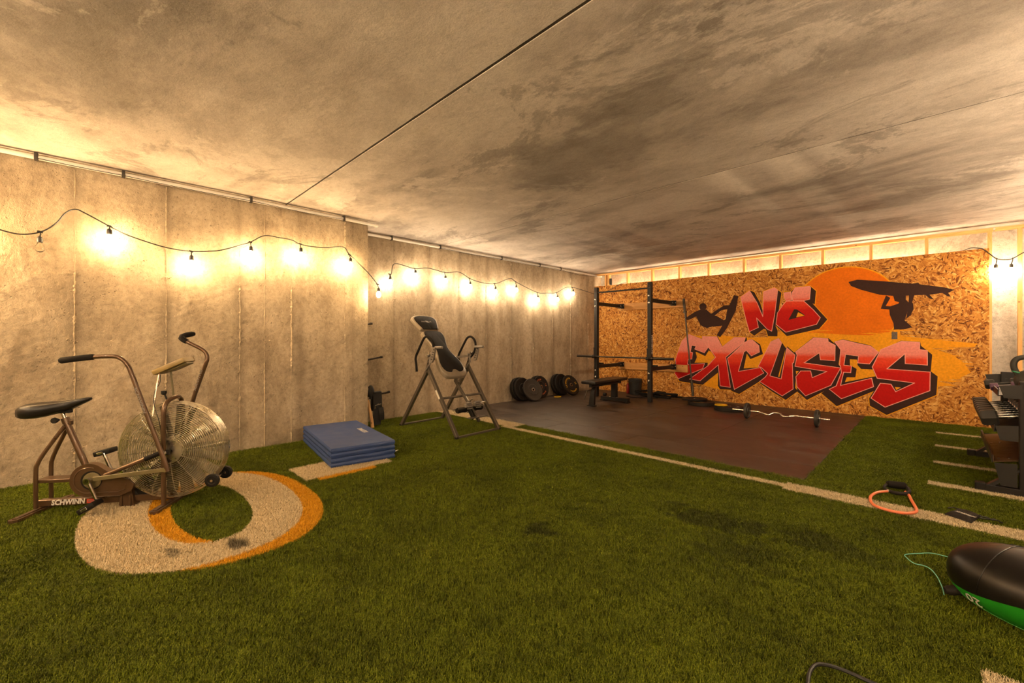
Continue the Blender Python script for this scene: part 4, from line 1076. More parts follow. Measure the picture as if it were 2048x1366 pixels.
# ------------------------------------------------------------------ inversion table
def inversion_table():
    t = thing('inversion_table', 'grey steel inversion table with black padded bed and headrest', 'inversion table', (-4.705, 3.47, 0.012), R(3))
    W2 = 0.355
    def sq(name, p, q, w=0.044, h=0.044, m='frame_grey', up=(0, 1, 0)):
        b = MB(); b.bar(p, q, w, h, up, 0.004); return b.build(name, M[m], t)
    for s in (-1, 1):
        f = sq('front_leg', (0.595, s*W2, 0.012), (-0.005, s*0.345, 0.84))
        b = MB(); b.bar((0.20, s*W2-0.019, 0.556), (0.275, s*W2-0.019, 0.453), 0.030, 0.002, (0, 1, 0)); b.build('warning_label', M['white_ink'], f)
        sq('rear_leg', (-0.585, s*W2, 0.012), (0.015, s*0.345, 0.82))
    for x in (0.595, -0.585):
        sq('floor_bar', (x, -W2-0.02, 0.014), (x, W2+0.02, 0.014), 0.036, 0.030, up=(0, 0, 1))
        for s in (-1, 1):
            b = MB(); b.cbox((x, s*(W2+0.012), 0.010), (0.048, 0.035, 0.034), None, 0.005); b.build('rubber_foot', M['blackrub'], t)
    b = MB(); b.rod((0.272, -W2, 0.455), (0.272, W2, 0.455), 0.015, 12); b.build('cross_brace', M['frame_grey'], t)
    # pivot uprights with holes, hooks and side plates
    for s in (-1, 1):
        y = s*0.345
        b = MB(); b.bar((-0.02, y, 0.80), (0.075, y, 1.02), 0.034, 0.030, (0, 1, 0), 0.003); pu = b.build('pivot_upright', M['frame_grey'], t)
        for k in range(4):
            q = 0.15+0.22*k
            b = MB(); x, z = -0.02+0.095*q, 0.80+0.22*q
            b.tube([(x, y+s*-0.0, z), (x, y-0.019, z)], 0.007, 8); b.build('hole', M['blackrub'], pu)
        b = MB(); b.tube(spline([(0.0, y-0.03, 0.80), (0.05, y-0.032, 0.85), (0.085, y-0.03, 0.89), (0.075, y-0.028, 0.95), (0.095, y-0.028, 0.98)], 5), 0.010, 8); b.build('pivot_hook', M['grey_plastic'], t)
        # side plate carrying the grip
        Mp = Matrix.Translation((0, y+s*0.03, 0)) @ rot('X', 90)
        b = MB(); b.prism([(0.140, 1.100), (0.198, 1.095), (0.190, 1.04), (0.165, 0.95), (0.140, 0.905), (0.105, 0.895), (0.100, 0.93), (0.115, 1.0), (0.130, 1.06)], -0.012, 0.012, Mp); sp = b.build('side_plate', M['grey_plastic'], t)
        for k in range(5):
            b = MB(); z = 0.94+0.03*k; b.box(0.118+0.012*k, 0.146+0.012*k, y+s*0.03-0.0145, y+s*0.03-0.011, z, z+0.010); b.build('slot', M['blackrub'], sp)
        b = MB(); b.tube([(0.150, y-s*0.0, 1.088), (0.155, y, 1.092), (0.302, y+s*0.01, 1.096), (0.308, y+s*0.01, 1.096)], [0.010, 0.019, 0.018, 0.012], 12); b.build('lock_grip', M['grey_plastic'], t)
        b = MB(); b.tube(spline([(-0.205, s*0.372, 0.770), (-0.215, s*0.372, 0.86), (-0.228, s*0.372, 0.955), (-0.165, s*0.372, 1.055), (-0.085, s*0.372, 1.165), (-0.04, s*0.372, 1.215), (0.02, s*0.372, 1.236), (0.085, s*0.370, 1.214), (0.128, s*0.368, 1.165), (0.142, s*0.365, 1.10), (0.118, s*0.36, 1.02), (0.06, s*0.352, 0.95)], 5), 0.0155, 12); b.build('safety_handle', M['foam'], t)
        b = MB(); b.tube([(0.045, y-0.010, 0.985), (0.045, y-0.040, 0.985), (0.045, y-0.050, 0.985)], [0.012, 0.020, 0.015], 12); b.build('pivot_knob', M['grey_plastic'], t)
    # bed: s runs down the bed, w across, n out of the pad
    o0 = Vector((-0.635, 0, 1.515)); ds = Vector((0.690, 0, -0.724)).normalized(); dn = Vector((0.724, 0, 0.690)).normalized()
    Mb = Matrix(((ds.x, 0, dn.x, o0.x), (0, 1, 0, o0.y), (ds.z, 0, dn.z, o0.z), (0, 0, 0, 1)))
    def pad(name, half, th, z0, m, rnd_=0.012, parent=t):
        """rounded pad from half outline (s, w)"""
        top = spline([(s_, w_, 0) for s_, w_ in half], 5)
        out = [(p.x, p.y) for p in top]+[(p.x, -p.y) for p in reversed(top)]
        n = len(out); cx = sum(p[0] for p in out)/n
        levels = [(0.0, z0), (0.0, z0+th-rnd_), (0.4, z0+th-rnd_*0.35), (1.0, z0+th)]
        vs = []; fs = []
        for (k, z) in levels:
            for (x, y) in out:
                d = Vector((x-cx, y*1.0)); L = d.length
                q = 1-k*rnd_/max(L, 1e-3)
                vs.append((cx+d.x*q, d.y*q, z))
        for l in range(len(levels)-1):
            for i in range(n): fs.append((l*n+i, l*n+(i+1) % n, (l+1)*n+(i+1) % n, (l+1)*n+i))
        fs += [list(range(n))[::-1], [(len(levels)-1)*n+i for i in range(n)]]
        b = MB(); b.add(vs, fs, Mb); return b.build(name, M[m], parent, 50)
    hr = pad('headrest', [(0.0, 0.0), (0.004, 0.10), (0.03, 0.178), (0.075, 0.212), (0.14, 0.205), (0.255, 0.165), (0.288, 0.14), (0.295, 0.0)], 0.050, 0.0, 'pad_rim', 0.020)
    pad('headrest_pad', [(0.022, 0.0), (0.027, 0.09), (0.05, 0.155), (0.09, 0.182), (0.15, 0.178), (0.280, 0.128), (0.290, 0.09), (0.292, 0.0)], 0.010, 0.046, 'pad_black', 0.008, hr)
    Mt = Mb @ Matrix.Translation((0.145, 0.0, 0.0575)) @ Matrix(((0, -1, 0, 0), (1, 0, 0, 0), (0, 0, 1, 0), (0, 0, 0, 1)))
    text_mesh('INN', 0.034, Mt @ Matrix.Translation((-0.050, 0, 0)), M['grey_ink'], 'lettering', hr, 0.0003, 0.0004, 0, 0.075)
    text_mesh('VA', 0.034, Mt @ Matrix.Translation((0.062, 0, 0)), M['grey_ink'], 'lettering', hr, 0.0003, 0.0004, 0, 0.050)
    Mo = Mt @ Matrix.Translation((0.012, 0, 0))
    b = MB(); b.torus(0.013, 0.0026, 18, 5, Mo @ Matrix.Diagonal((1.2, 0.85, 1, 1))); b.tube([Mo @ Vector(p) for p in ((-0.030, 0.018, 0), (-0.010, 0.014, 0), (0.012, -0.013, 0), (0.028, -0.020, 0))], 0.0025, 5); b.build('swirl_logo', M['white_ink'], hr)
    b = MB(); b.box(0.27, 0.36, -0.022, 0.022, -0.012, 0.012, Mb, 0.003); b.build('headrest_post', M['blackrub'], t)
    S0 = 0.318
    bd = pad('bed', [(S0, 0.0), (S0+0.004, 0.12), (S0+0.03, 0.172), (S0+0.10, 0.182), (S0+0.22, 0.150), (S0+0.33, 0.128), (S0+0.44, 0.148), (S0+0.58, 0.198), (S0+0.70, 0.212), (S0+0.79, 0.190), (S0+0.835, 0.135), (S0+0.842, 0.0)], 0.055, -0.005, 'pad_rim', 0.022)
    pad('bed_pad', [(S0+0.006, 0.0), (S0+0.010, 0.10), (S0+0.04, 0.148), (S0+0.12, 0.154), (S0+0.24, 0.122), (S0+0.33, 0.104), (S0+0.44, 0.124), (S0+0.58, 0.170), (S0+0.68, 0.174), (S0+0.745, 0.142), (S0+0.765, 0.07), (S0+0.725, 0.025), (S0+0.72, 0.0)], 0.010, 0.046, 'pad_black', 0.008, bd)
    b = MB(); b.bar((-0.13, -0.17, 0.935), (-0.13, 0.17, 0.935), 0.03, 0.03); b.bar((-0.13, -0.17, 0.935), (0.06, -0.335, 0.97), 0.02, 0.03); b.bar((-0.13, 0.17, 0.935), (0.06, 0.335, 0.97), 0.02, 0.03); b.build('bed_axle', M['frame_grey'], t)
    b = MB(); b.bar((-0.38, 0, 1.22), (0.20, 0, 0.62), 0.04, 0.03, (0, 1, 0)); b.build('bed_rail', M['frame_grey'], t)
    # boom with ankle rollers and foot bar
    p0, p1 = Vector((0.130, 0, 0.655)), Vector((0.600, 0, 0.165))
    b = MB(); b.bar(p0, p1, 0.036, 0.030, (0, 1, 0), 0.003); bo = b.build('height_boom', M['frame_grey'], t)
    for k in range(9):
        q = p0+(p1-p0)*(0.10+0.035*k); b = MB(); b.tube([q+dn*0.0185, q+dn*0.020], 0.005, 6); b.build('height_hole', M['blackrub'], bo)
    q = p0+(p1-p0)*0.44; b = MB(); b.bar(q+dn*0.0185, q+(p1-p0)*0.10+dn*0.0185, 0.026, 0.002, (0, 1, 0)); b.build('height_label', M['white_ink'], bo)
    q = p0+(p1-p0)*0.58
    b = MB(); b.rod(q+dn*0.01, q+dn*0.085, 0.007, 8); b.ball(q+dn*0.088, 0.014, 0.014, 0.014, 10, 6); b.build('pull_pin', M['chrome'], t)
    c = p0+(p1-p0)*0.66
    b = MB(); b.bar(c+Vector((0, -0.21, 0)), c+Vector((0, 0.21, 0)), 0.022, 0.022); b.build('roller_axle', M['frame_grey'], t)
    for s in (-1, 1):
        y0, y1 = s*0.055, s*0.215
        b = MB(); b.tube([c+Vector((-0.02, y0, -0.03)), c+Vector((-0.02, y0+s*0.03, -0.03)), c+Vector((-0.02, y0+s*0.08, -0.03)), c+Vector((-0.02, y1-s*0.02, -0.03)), c+Vector((-0.02, y1, -0.03))], [0.030, 0.036, 0.031, 0.037, 0.030], 16); b.build('ankle_roller', M['foam'], t)
        cup = MB()
        for k in range(5):
            a = -40+34*k
            cup.bar(c+Vector((0.045+0.032*math.cos(R(a)), s*0.035, 0.02+0.045*math.sin(R(a)))), c+Vector((0.045+0.032*math.cos(R(a)), s*0.115, 0.02+0.045*math.sin(R(a)))), 0.024, 0.012, bev=0.003)
        cup.box(c.x+0.005, c.x+0.055, s*0.075-0.044, s*0.075+0.044, c.z+0.0, c.z+0.050, bev=0.008)
        cup.build('heel_cup', M['grey_plastic'], t)
    b = MB(); b.tube([c+Vector((0.06, 0.10, 0.045)), c+Vector((0.06, 0.20, 0.05))], 0.010, 8); b.build('ratchet_lever', M['steel'], t)
    q = p1+Vector((-0.03, 0, 0.03))
    b = MB(); b.box(q.x-0.035, q.x+0.035, -0.15, 0.15, q.z+0.014, q.z+0.026, bev=0.004); b.build('foot_plate', M['frame_grey'], t)
    b = MB(); b.bar(q+Vector((-0.02, -0.05, 0.0)), q+Vector((-0.11, -0.05, 0.12)), 0.05, 0.02, (0, 1, 0), 0.004); b.build('boom_stop', M['blackrub'], t)
    return t
inversion_table()

# ------------------------------------------------------------------ folded blue mat
def folded_mat():
    t = thing('folding_mat', 'blue vinyl exercise mat folded in four layers against the near left wall', 'exercise mat', (-4.575, 1.995, 0.012), R(-8.5))
    L2, W2, th = 0.640, 0.30, 0.0440
    rg = random.Random(12)
    for k in range(4):
        z0 = k*(th+0.0025); z1 = z0+th
        ex_ = (0.0, 0.006, -0.004, 0.003)[k]
        nx, ny = 16, 10
        bm = bmesh.new(); bmesh.ops.create_cube(bm, size=1)
        bmesh.ops.subdivide_edges(bm, edges=bm.edges[:], cuts=9, use_grid_fill=True)
        for v in bm.verts:
            x, y, z = v.co
            e = max(abs(x), abs(y))*2
            bul = 0.008*math.cos(PI*z)*(1 if e > 0.98 else 0)
            puck = 0.003*math.sin(x*37+k*2)*math.sin(z*5+y*11+k) if e > 0.98 else 0
            v.co = Vector((x*(2*L2+ex_)+math.copysign(bul+puck, x)*(abs(x) > 0.49), y*2*W2+math.copysign(bul+puck, y)*(abs(y) > 0.49), z0+(z+0.5)*th))
        b = MB(); b.bm(bm); pn = b.build('mat_panel', M['blue_vinyl'], t, 50)
        for s in (-1, 1):
            b = MB()
            b.tube(spline([(L2*q, s*(W2+0.008), z0+th*0.52+0.003*math.sin(q*9+k+s)) for q in (-1, -0.6, -0.2, 0.2, 0.6, 1)], 3), 0.0016, 5)
            b.tube(spline([(s*(L2+0.009), W2*q, z0+th*0.55+0.005*math.sin(q*7+k*2)) for q in (-1, -0.5, 0, 0.5, 1)], 3), 0.0018, 5)
            b.build('stitch_seam', M['blue_vinyl'], pn)
    zt = 4*th+3*0.0025
    Mt = Matrix.Translation((0.0, 0.18, zt+0.0006))
    text_mesh('SMARTEX', 0.075, Mt, M['white_ink'], 'printed_logo', t, 0.0003, 0.001, 0, 0.26)
    b = MB(); b.prism([(0, 0), (0.05, 0.012), (0.045, 0.045)], 0, 0.003, Matrix.Translation((L2-0.06, W2+0.008, 0.055)) @ rot('X', 20)); b.build('fabric_tab', M['white_ink'], t)
    return t
folded_mat()

# ------------------------------------------------------------------ wall-mounted squat rack
UY = 7.56                                   # upright centre line
UX = (-5.085, -3.885)
def rack():
    t = thing('squat_rack', 'black folding squat rack with two uprights bolted to the board wall', 'squat rack', (UX[0], UY, 0.014))
    w = 0.076; Lx = UX[1]-UX[0]; top = 2.275
    for x in (0.0, Lx):
        b = MB(); b.box(x-w/2, x+w/2, -w/2, w/2, 0.0, top, bev=0.005); u = b.build('upright', M['rack_black'], t)
        b = MB()
        z = 0.10
        while z < top-0.05:
            step = 0.051 if not (0.45 < z < 1.3) else 0.0255*2
            b.tube([(x-0.008, -w/2-0.0008, z), (x-0.008, -w/2+0.002, z)], 0.0085, 8)
            b.tube([(x+w/2+0.0008, 0, z), (x+w/2-0.002, 0, z)], 0.0085, 8)
            z += step
        o = b.build('hole_row', M['blackrub'], u); o['kind'] = 'stuff'
        for z in (2.02, 1.885, 0.545, 0.41):
            b = MB(); b.tube([(x-0.004, -w/2, z), (x-0.004, -w/2-0.010, z), (x-0.004, -w/2-0.014, z)], [0.018, 0.018, 0.010], 10); b.build('bolt', M['bolt'], u)
        b = MB(); b.torus(0.019, 0.005, 14, 6, Matrix.Translation((x, -w/2-0.003, 2.185)) @ rot('X', 90)); b.build('bar_bolt', M['black_oxide'], u)
    text_mesh('ROGUE', 0.060, Matrix.Translation((Lx+w/2+0.001, 0.0, 1.09)) @ rot('Z', 90) @ rot('X', 90) @ rot('Z', -90), M['white_ink'], 'lettering', u, 0.0004, 0.0008, 0, 0.36)
    b = MB(); b.rod((0.03, 0.0, 2.165), (Lx-0.03, 0.0, 2.165), 0.016, 12); b.build('pull_up_bar', M['rack_black'], t)
    # folding arms to the wall
    ya = YO-0.045-UY
    for x in (0.0, Lx):
        for z in (1.935, 0.625):
            b = MB(); b.box(x-0.024, x+0.024, w/2, ya-0.05, z-0.036, z+0.036, bev=0.004); a = b.build('swing_arm', M['rack_black'], t)
            hb = MB()
            for k in range(12):
                y = 0.10+0.065*k
                hb.tube([(x+0.0235, y, z), (x+0.0250, y, z)], 0.007, 6)
            o = hb.build('hole_row', M['blackrub'], a); o['kind'] = 'stuff'
            b = MB(); b.box(x-0.055, x+0.055, ya-0.105, ya+0.001, z-0.047, z-0.039, bev=0.002); b.box(x-0.055, x+0.055, ya-0.105, ya+0.001, z+0.039, z+0.047, bev=0.002)
            b.box(x-0.055, x+0.055, ya-0.008, ya+0.0005, z-0.055, z+0.055, bev=0.002); br = b.build('wall_bracket', M['rack_black'], t)
            b = MB(); b.rod((x, ya-0.06, z-0.055), (x, ya-0.06, z+0.058), 0.009, 10); b.tube([(x+0.040, ya-0.008, z+0.01), (x+0.040, ya-0.016, z+0.01)], 0.014, 8); b.tube([(x+0.028, ya-0.10, z), (x+0.028, ya-0.112, z)], 0.013, 8); b.build('hinge_pin', M['bolt'], br)
    # lower pin blocks
    for x in (0.0, Lx):
        b = MB(); b.box(x-0.02, x+0.10, 0.05, 0.12, 0.668, 0.700, bev=0.004); b.build('pin_block', M['rack_black'], t)
    # J-cups
    for x in (0.0, Lx):
        b = MB()
        b.box(x-w/2-0.006, x+w/2+0.006, -w/2-0.012, -w/2, 0.81, 1.02, bev=0.003)
        b.box(x-0.03, x+0.03, -w/2-0.085, -w/2-0.010, 0.800, 0.818, bev=0.003)
        b.box(x-0.03, x+0.03, -w/2-0.085, -w/2-0.074, 0.800, 0.862, bev=0.003)
        b.build('bar_hook', M['rack_black'], t)
    return t
rack()
for z, lab in ((1.935, 'upper pine stringer board behind the rack arms'), (0.608, 'lower pine stringer board behind the rack arms')):
    b = MB(); b.box(-5.17, -3.60, YO-0.045, YO-0.0008, z-0.075, z+0.075, bev=0.003)
    o = b.build('stringer_board', M['board']); tag(o, lab, 'board', 'stringer boards of the rack')

def barbell_mesh(b, L, sl=0.42, shaft=0.0142, sleeve=0.025, n=12):
    """along +x from 0"""
    b.rod((sl, 0, 0), (L-sl, 0, 0), shaft, n)
def barbell(name, label, Mx, L=2.13, sl=0.40, m='black_oxide', parts_parent_loc=None):
    t = thing(name, label, 'barbell', tuple(Mx.translation))
    Rm = Mx.copy(); Rm.translation = (0, 0, 0)
    b = MB(Rm); b.rod((sl, 0, 0), (L-sl, 0, 0), 0.0145, 12); b.build('shaft', M[m], t)
    for s in (0, 1):
        x0, x1 = (0, sl) if s == 0 else (L-sl, L)
        xc = sl if s == 0 else L-sl
        b = MB(Rm); b.tube([(x0, 0, 0), (x0+0.003, 0, 0), (x1-0.003, 0, 0), (x1, 0, 0)], [0.021, 0.0245, 0.0245, 0.021], 16); b.build('sleeve', M[m], t)
        b = MB(Rm); b.tube([(xc-0.012, 0, 0), (xc+0.012, 0, 0)], 0.036, 18); b.build('collar', M[m], t)
    return t
# racked bar: rests in the hooks
barbell('barbell', 'empty black barbell resting across the squat rack hooks', Matrix.Translation((-5.515, UY-0.088, 0.848)) , 2.13, 0.41)
# bar standing in the corner of the rack
p0, p1 = Vector((-3.410, 8.385, 0.093)), Vector((-3.632, 8.470, 2.02))
d = (p1-p0)
Mv = Matrix.Translation(p0) @ d.to_track_quat('X', 'Z').to_matrix().to_4x4()
barbell('barbell', 'black barbell standing upright on a plate, leaning on the right rack arm', Mv, d.length, 0.27)

# ------------------------------------------------------------------ flat bench
def bench():
    t = thing('weight_bench', 'black flat weight bench standing lengthwise under the rack', 'bench', (-4.42, 6.86, 0.014), R(3.0))
    b = MB(); b.box(-0.148, 0.148, -0.60, 0.60, 0.395, 0.452, bev=0.016, seg=3); pad_ = b.build('pad', M['vinyl'], t)
    b = MB(); b.tube([(-0.146, -0.598, 0.420), (0.146, -0.598, 0.420), (0.146, 0.598, 0.420), (-0.146, 0.598, 0.420)], 0.0035, 6, True); b.build('piping', M['vinyl'], pad_)
    b = MB(); b.box(-0.03, 0.03, -0.52, 0.56, 0.335, 0.393, bev=0.003); b.build('spine', M['rack_black'], t)
    b = MB(); b.box(-0.10, 0.10, -0.40, -0.36, 0.375, 0.395); b.box(-0.10, 0.10, 0.34, 0.38, 0.375, 0.395); b.build('pad_bracket', M['rack_black'], t)
    # curved front leg: swept plate, splayed to a foot pad
    pts = spline([(0, -0.34, 0.345), (0, -0.40, 0.30), (0, -0.435, 0.22), (0, -0.455, 0.12), (0, -0.470, 0.012)], 4)
    vs = []; fs = []
    for i, p in enumerate(pts):
        k = i/(len(pts)-1); hw = 0.030+0.022*k
        vs += [(-hw, p.y-0.028, p.z), (hw, p.y-0.028, p.z), (hw, p.y+0.028, p.z+0.012), (-hw, p.y+0.028, p.z+0.012)]
    for i in range(len(pts)-1):
        for q in range(4): fs.append((i*4+q, i*4+(q+1) % 4, i*4+4+(q+1) % 4, i*4+4+q))
    fs += [(3, 2, 1, 0), tuple(len(vs)-4+q for q in range(4))]
    b = MB(); b.add(vs, fs); b.build('front_leg', M['rack_black'], t, 30)
    b = MB(); b.box(-0.075, 0.075, -0.520, -0.425, 0.0, 0.014, bev=0.003); b.build('foot_pad', M['blackrub'], t)
    b = MB(); b.tube(spline([(-0.035, -0.45, 0.285), (-0.055, -0.53, 0.275), (-0.065, -0.575, 0.22), (-0.07, -0.60, 0.12)], 5), 0.009, 8); b.build('carry_handle', M['black_oxide'], t)
    b = MB(); b.box(-0.052, 0.052, 0.30, 0.385, 0.06, 0.345, bev=0.004); b.build('rear_post', M['rack_black'], t)
    b = MB(); b.box(-0.27, 0.30, 0.285, 0.385, 0.012, 0.078, bev=0.004); b.build('rear_base', M['rack_black'], t)
    b = MB(); b.box(-0.28, -0.20, 0.270, 0.40, 0.0, 0.014, bev=0.003); b.box(0.23, 0.31, 0.270, 0.40, 0.0, 0.014, bev=0.003); b.build('base_foot', M['blackrub'], t)
    for x in (-0.075, 0.075):
        b = MB(); b.tube([(x, 0.30, 0.078), (x, 0.30, 0.090)], 0.011, 8); b.build('bolt', M['bolt'], t)
    for x in (-0.24,):
        b = MB(); b.rod((x-0.03, 0.40, 0.105), (x+0.03, 0.40, 0.105), 0.030, 14); b.build('wheel', M['blackrub'], t)
    return t
bench()

# ------------------------------------------------------------------ bucket and rope
b_ = thing('bucket', 'black speckled plastic bucket standing behind the bench', 'bucket', (-4.66, 8.40, 0.0145))
b = MB(); b.lathe([(0.112, 0.0), (0.116, 0.004), (0.142, 0.31), (0.147, 0.312), (0.147, 0.335), (0.139, 0.335), (0.132, 0.30), (0.108, 0.012), (0.0, 0.012)], 30, None, False); b.lathe([(0.112, 0.0), (0, 0.0)], 30, None, False); b.build('body', M['bucket'], b_)
b = MB(); b.torus(0.147, 0.006, 32, 6, Matrix.Translation((0, 0, 0.315))); b.build('rim', M['bucket'], b_)
b = MB(); b.tube(spline([(-0.15, 0, 0.32), (-0.13, -0.10, 0.29), (0, -0.155, 0.27), (0.13, -0.10, 0.29), (0.15, 0, 0.32)], 5), 0.004, 6); b.build('bail_handle', M['black_oxide'], b_)
b = MB(); b.lathe([(0.028, 0), (0.034, 0.01), (0.034, 0.19), (0.028, 0.2), (0.018, 0.22), (0.0, 0.22)], 16, Matrix.Translation((-4.86, 8.44, 0.0145)))
o = b.build('bottle', M['red_plastic']); tag(o, 'small dark red bottle half hidden beside the bucket', 'bottle')
rg = random.Random(44)
pts = []
for i in range(46):
    a = i*0.62
    cx = -4.45+0.62*((i/45.0)); rx = 0.22*(0.7+0.3*math.sin(i*1.3)); ry = 0.11
    pts.append((cx+rx*math.cos(a), 8.30+ry*math.sin(a)+0.03*math.sin(i), 0.038+0.036*min(2, max(0, int(2.2*math.sin(i*0.37)+0.7)))))
pts += [(-3.62, 8.36, 0.05), (-3.52, 8.33, 0.036)]
b = MB(); b.tube(spline(pts, 5), 0.020, 8); rp = b.build('battle_rope', M['rope']); tag(rp, 'heavy black rope heaped on the mat by the board wall', 'rope')
b = MB(); b.tube(spline([(-4.60, 7.93, 0.026), (-4.45, 7.86, 0.026), (-4.28, 7.90, 0.026), (-4.15, 8.05, 0.026), (-4.0, 8.12, 0.026)], 6), 0.008, 7); o = b.build('loose_strap', M['rope']); tag(o, 'thin black cord lying loose in front of the rope heap', 'cord')

# ------------------------------------------------------------------ bumper plates
def plate_parts(t, Mx, r, th, m, ink=None, words=None, steel=True):
    """plate disc about local z, face at +th/2"""
    h = th/2
    prof = [(0.028, -h+0.004), (r*0.40, -h+0.004), (r*0.46, -h), (r*0.5, -h+0.006), (r*0.80, -h+0.006), (r*0.86, -h), (r*0.97, -h), (r, -h+0.006), (r, h-0.006), (r*0.97, h), (r*0.86, h), (r*0.80, h-0.006), (r*0.5, h-0.006), (r*0.46, h), (r*0.40, h-0.004), (0.028, h-0.004)]
    b = MB(Mx); b.lathe(prof+[prof[0]], 44, None, False); p = b.build('disc', M[m], t, 30)
    b = MB(Mx); b.lathe([(0.0255, -h), (0.036, -h), (0.036, h-0.001), (0.0255, h-0.001), (0.0255, -h)], 22, None, False); b.build('steel_hub', M['steel'] if steel else M[m], t)
    b = MB(Mx); b.torus(r*0.64, 0.0022, 44, 5, Matrix.Translation((0, 0, h-0.0065))) if not ink else None
    if not ink: b.build('groove_ring', M[m], t)
    if ink:
        for (txt, a0, span, size) in words:
            n = len(txt)
            for i, ch in enumerate(txt):
                if ch == ' ': continue
                a = a0+span*(0.5-(i+0.5)/n) if n > 1 else a0
                Mt = Mx @ Matrix.Rotation(R(a-90), 4, 'Z') @ Matrix.Translation((0, r*0.655, h-0.0055))
                text_mesh(ch, size, Mt, M[ink], 'lettering', t, 0.0006, 0.0012)
    return p
GP = 'weight plates of the gym'
def leaning(label, contact, yaw, tilt, r, th, m, **kw):
    """plate standing on its edge at contact, face turned to yaw, leaning back by tilt"""
    t = thing('weight_plate', label, 'weight plate', contact, 0, GP)
    Mx = rot('Z', yaw) @ rot('Y', 90-tilt) @ Matrix.Translation((-r, 0, 0)) @ Matrix.Translation((0, 0, th/2))
    # local z -> facing direction; local -x -> up
    plate_parts(t, Mx @ rot('Z', kw.pop('spin', 0)), r, th, m, **kw)
    return t
zf = 0.0145
W1 = [('WASATCH', 160, 92, 0.042), ('25', 48, 26, 0.05), ('BARBELL', -45, 88, 0.042), ('25', 225, 26, 0.05)]
W2 = [('WASATCH', 160, 92, 0.042), ('15', 48, 26, 0.05), ('BARBELL', -45, 88, 0.042), ('15', 225, 26, 0.05)]
S90 = 54
leaning('black bumper plate against the left wall at the near end of the row', (-5.745, 5.930, zf), 0, 13, 0.225, 0.075, 'plate_black')
leaning('black bumper plate second in the near stack, behind the grey faced one', (-5.679, 5.965, zf), 0, 13, 0.225, 0.055, 'plate_black')
leaning('worn grey faced bumper plate leaning in front of the near stack', (-5.490, 6.090, zf), -8, 24, 0.225, 0.045, 'plate_grey')
leaning('black bumper plate hidden behind the orange lettered one', (-5.745, 6.480, zf), 0, 13, 0.225, 0.060, 'plate_black')
leaning('bumper plate with orange lettering beside the grey faced plate', (-5.694, 6.510, zf), 0, 13, 0.225, 0.050, 'plate_black', ink='orange_ink', words=W2, spin=S90)
leaning('black bumper plate at the back of the far stack by the corner', (-5.745, 7.140, zf), 0, 14, 0.225, 0.060, 'plate_black')
leaning('black bumper plate in the middle of the far stack by the corner', (-5.688, 7.195, zf), 0, 14, 0.225, 0.050, 'plate_black')
leaning('bumper plate with yellow lettering at the front of the far stack', (-5.490, 7.300, zf), -6, 27, 0.225, 0.050, 'plate_black', ink='yellow_ink', words=W1, spin=S90)

def lying(label, c, r, th, m, tx=0, ty=0, **kw):
    t = thing('weight_plate', label, 'weight plate', c, 0, GP)
    plate_parts(t, rot('X', tx) @ rot('Y', ty) @ Matrix.Translation((0, 0, th/2)), r, th, m, **kw)
    return t
lying('thick black bumper plate flat on the mat under a thinner one', (-3.080, 7.930, zf), 0.225, 0.062, 'plate_black', ink='yellow_ink', words=[('WASATCH', -90, 80, 0.045)])
lying('thin black plate lying tilted on top of the thick flat plate', (-3.235, 8.015, zf+0.0700), 0.225, 0.024, 'plate_black', 0, -1.5)
lying('black bumper plate flat on the mat with a yellow disc on it', (-2.520, 7.660, zf), 0.225, 0.072, 'plate_black', ink='grey_ink', words=[('WASATCH', 20, 80, 0.045)])
t = thing('change_plate', 'small yellow disc lying on the left of a flat bumper plate', 'weight plate', (-2.625, 7.615, zf+0.0735), 0, GP)
b = MB(); b.lathe([(0.022, 0.0), (0.098, 0.0), (0.1, 0.003), (0.1, 0.011), (0.096, 0.014), (0.05, 0.011), (0.030, 0.014), (0.022, 0.014), (0.022, 0.0)], 32, None, False); b.build('disc', M['yellow_rubber'], t)
b = MB(); b.lathe([(0.0, 0.001), (0.021, 0.001), (0.021, 0.009), (0.0, 0.009)], 14); b.build('centre_cap', M['plate_black'], t)
# yellow scrap on the floor between the stacks
b = MB(); b.torus(0.062, 0.010, 22, 6, Matrix.Translation((-5.560, 6.86, 0.022)) @ Matrix.Diagonal((1, 1.25, 0.7, 1))); o = b.build('yellow_band', M['yellow_rubber']); tag(o, 'yellow rubber loop on the mat between the two stacks of plates', 'band')

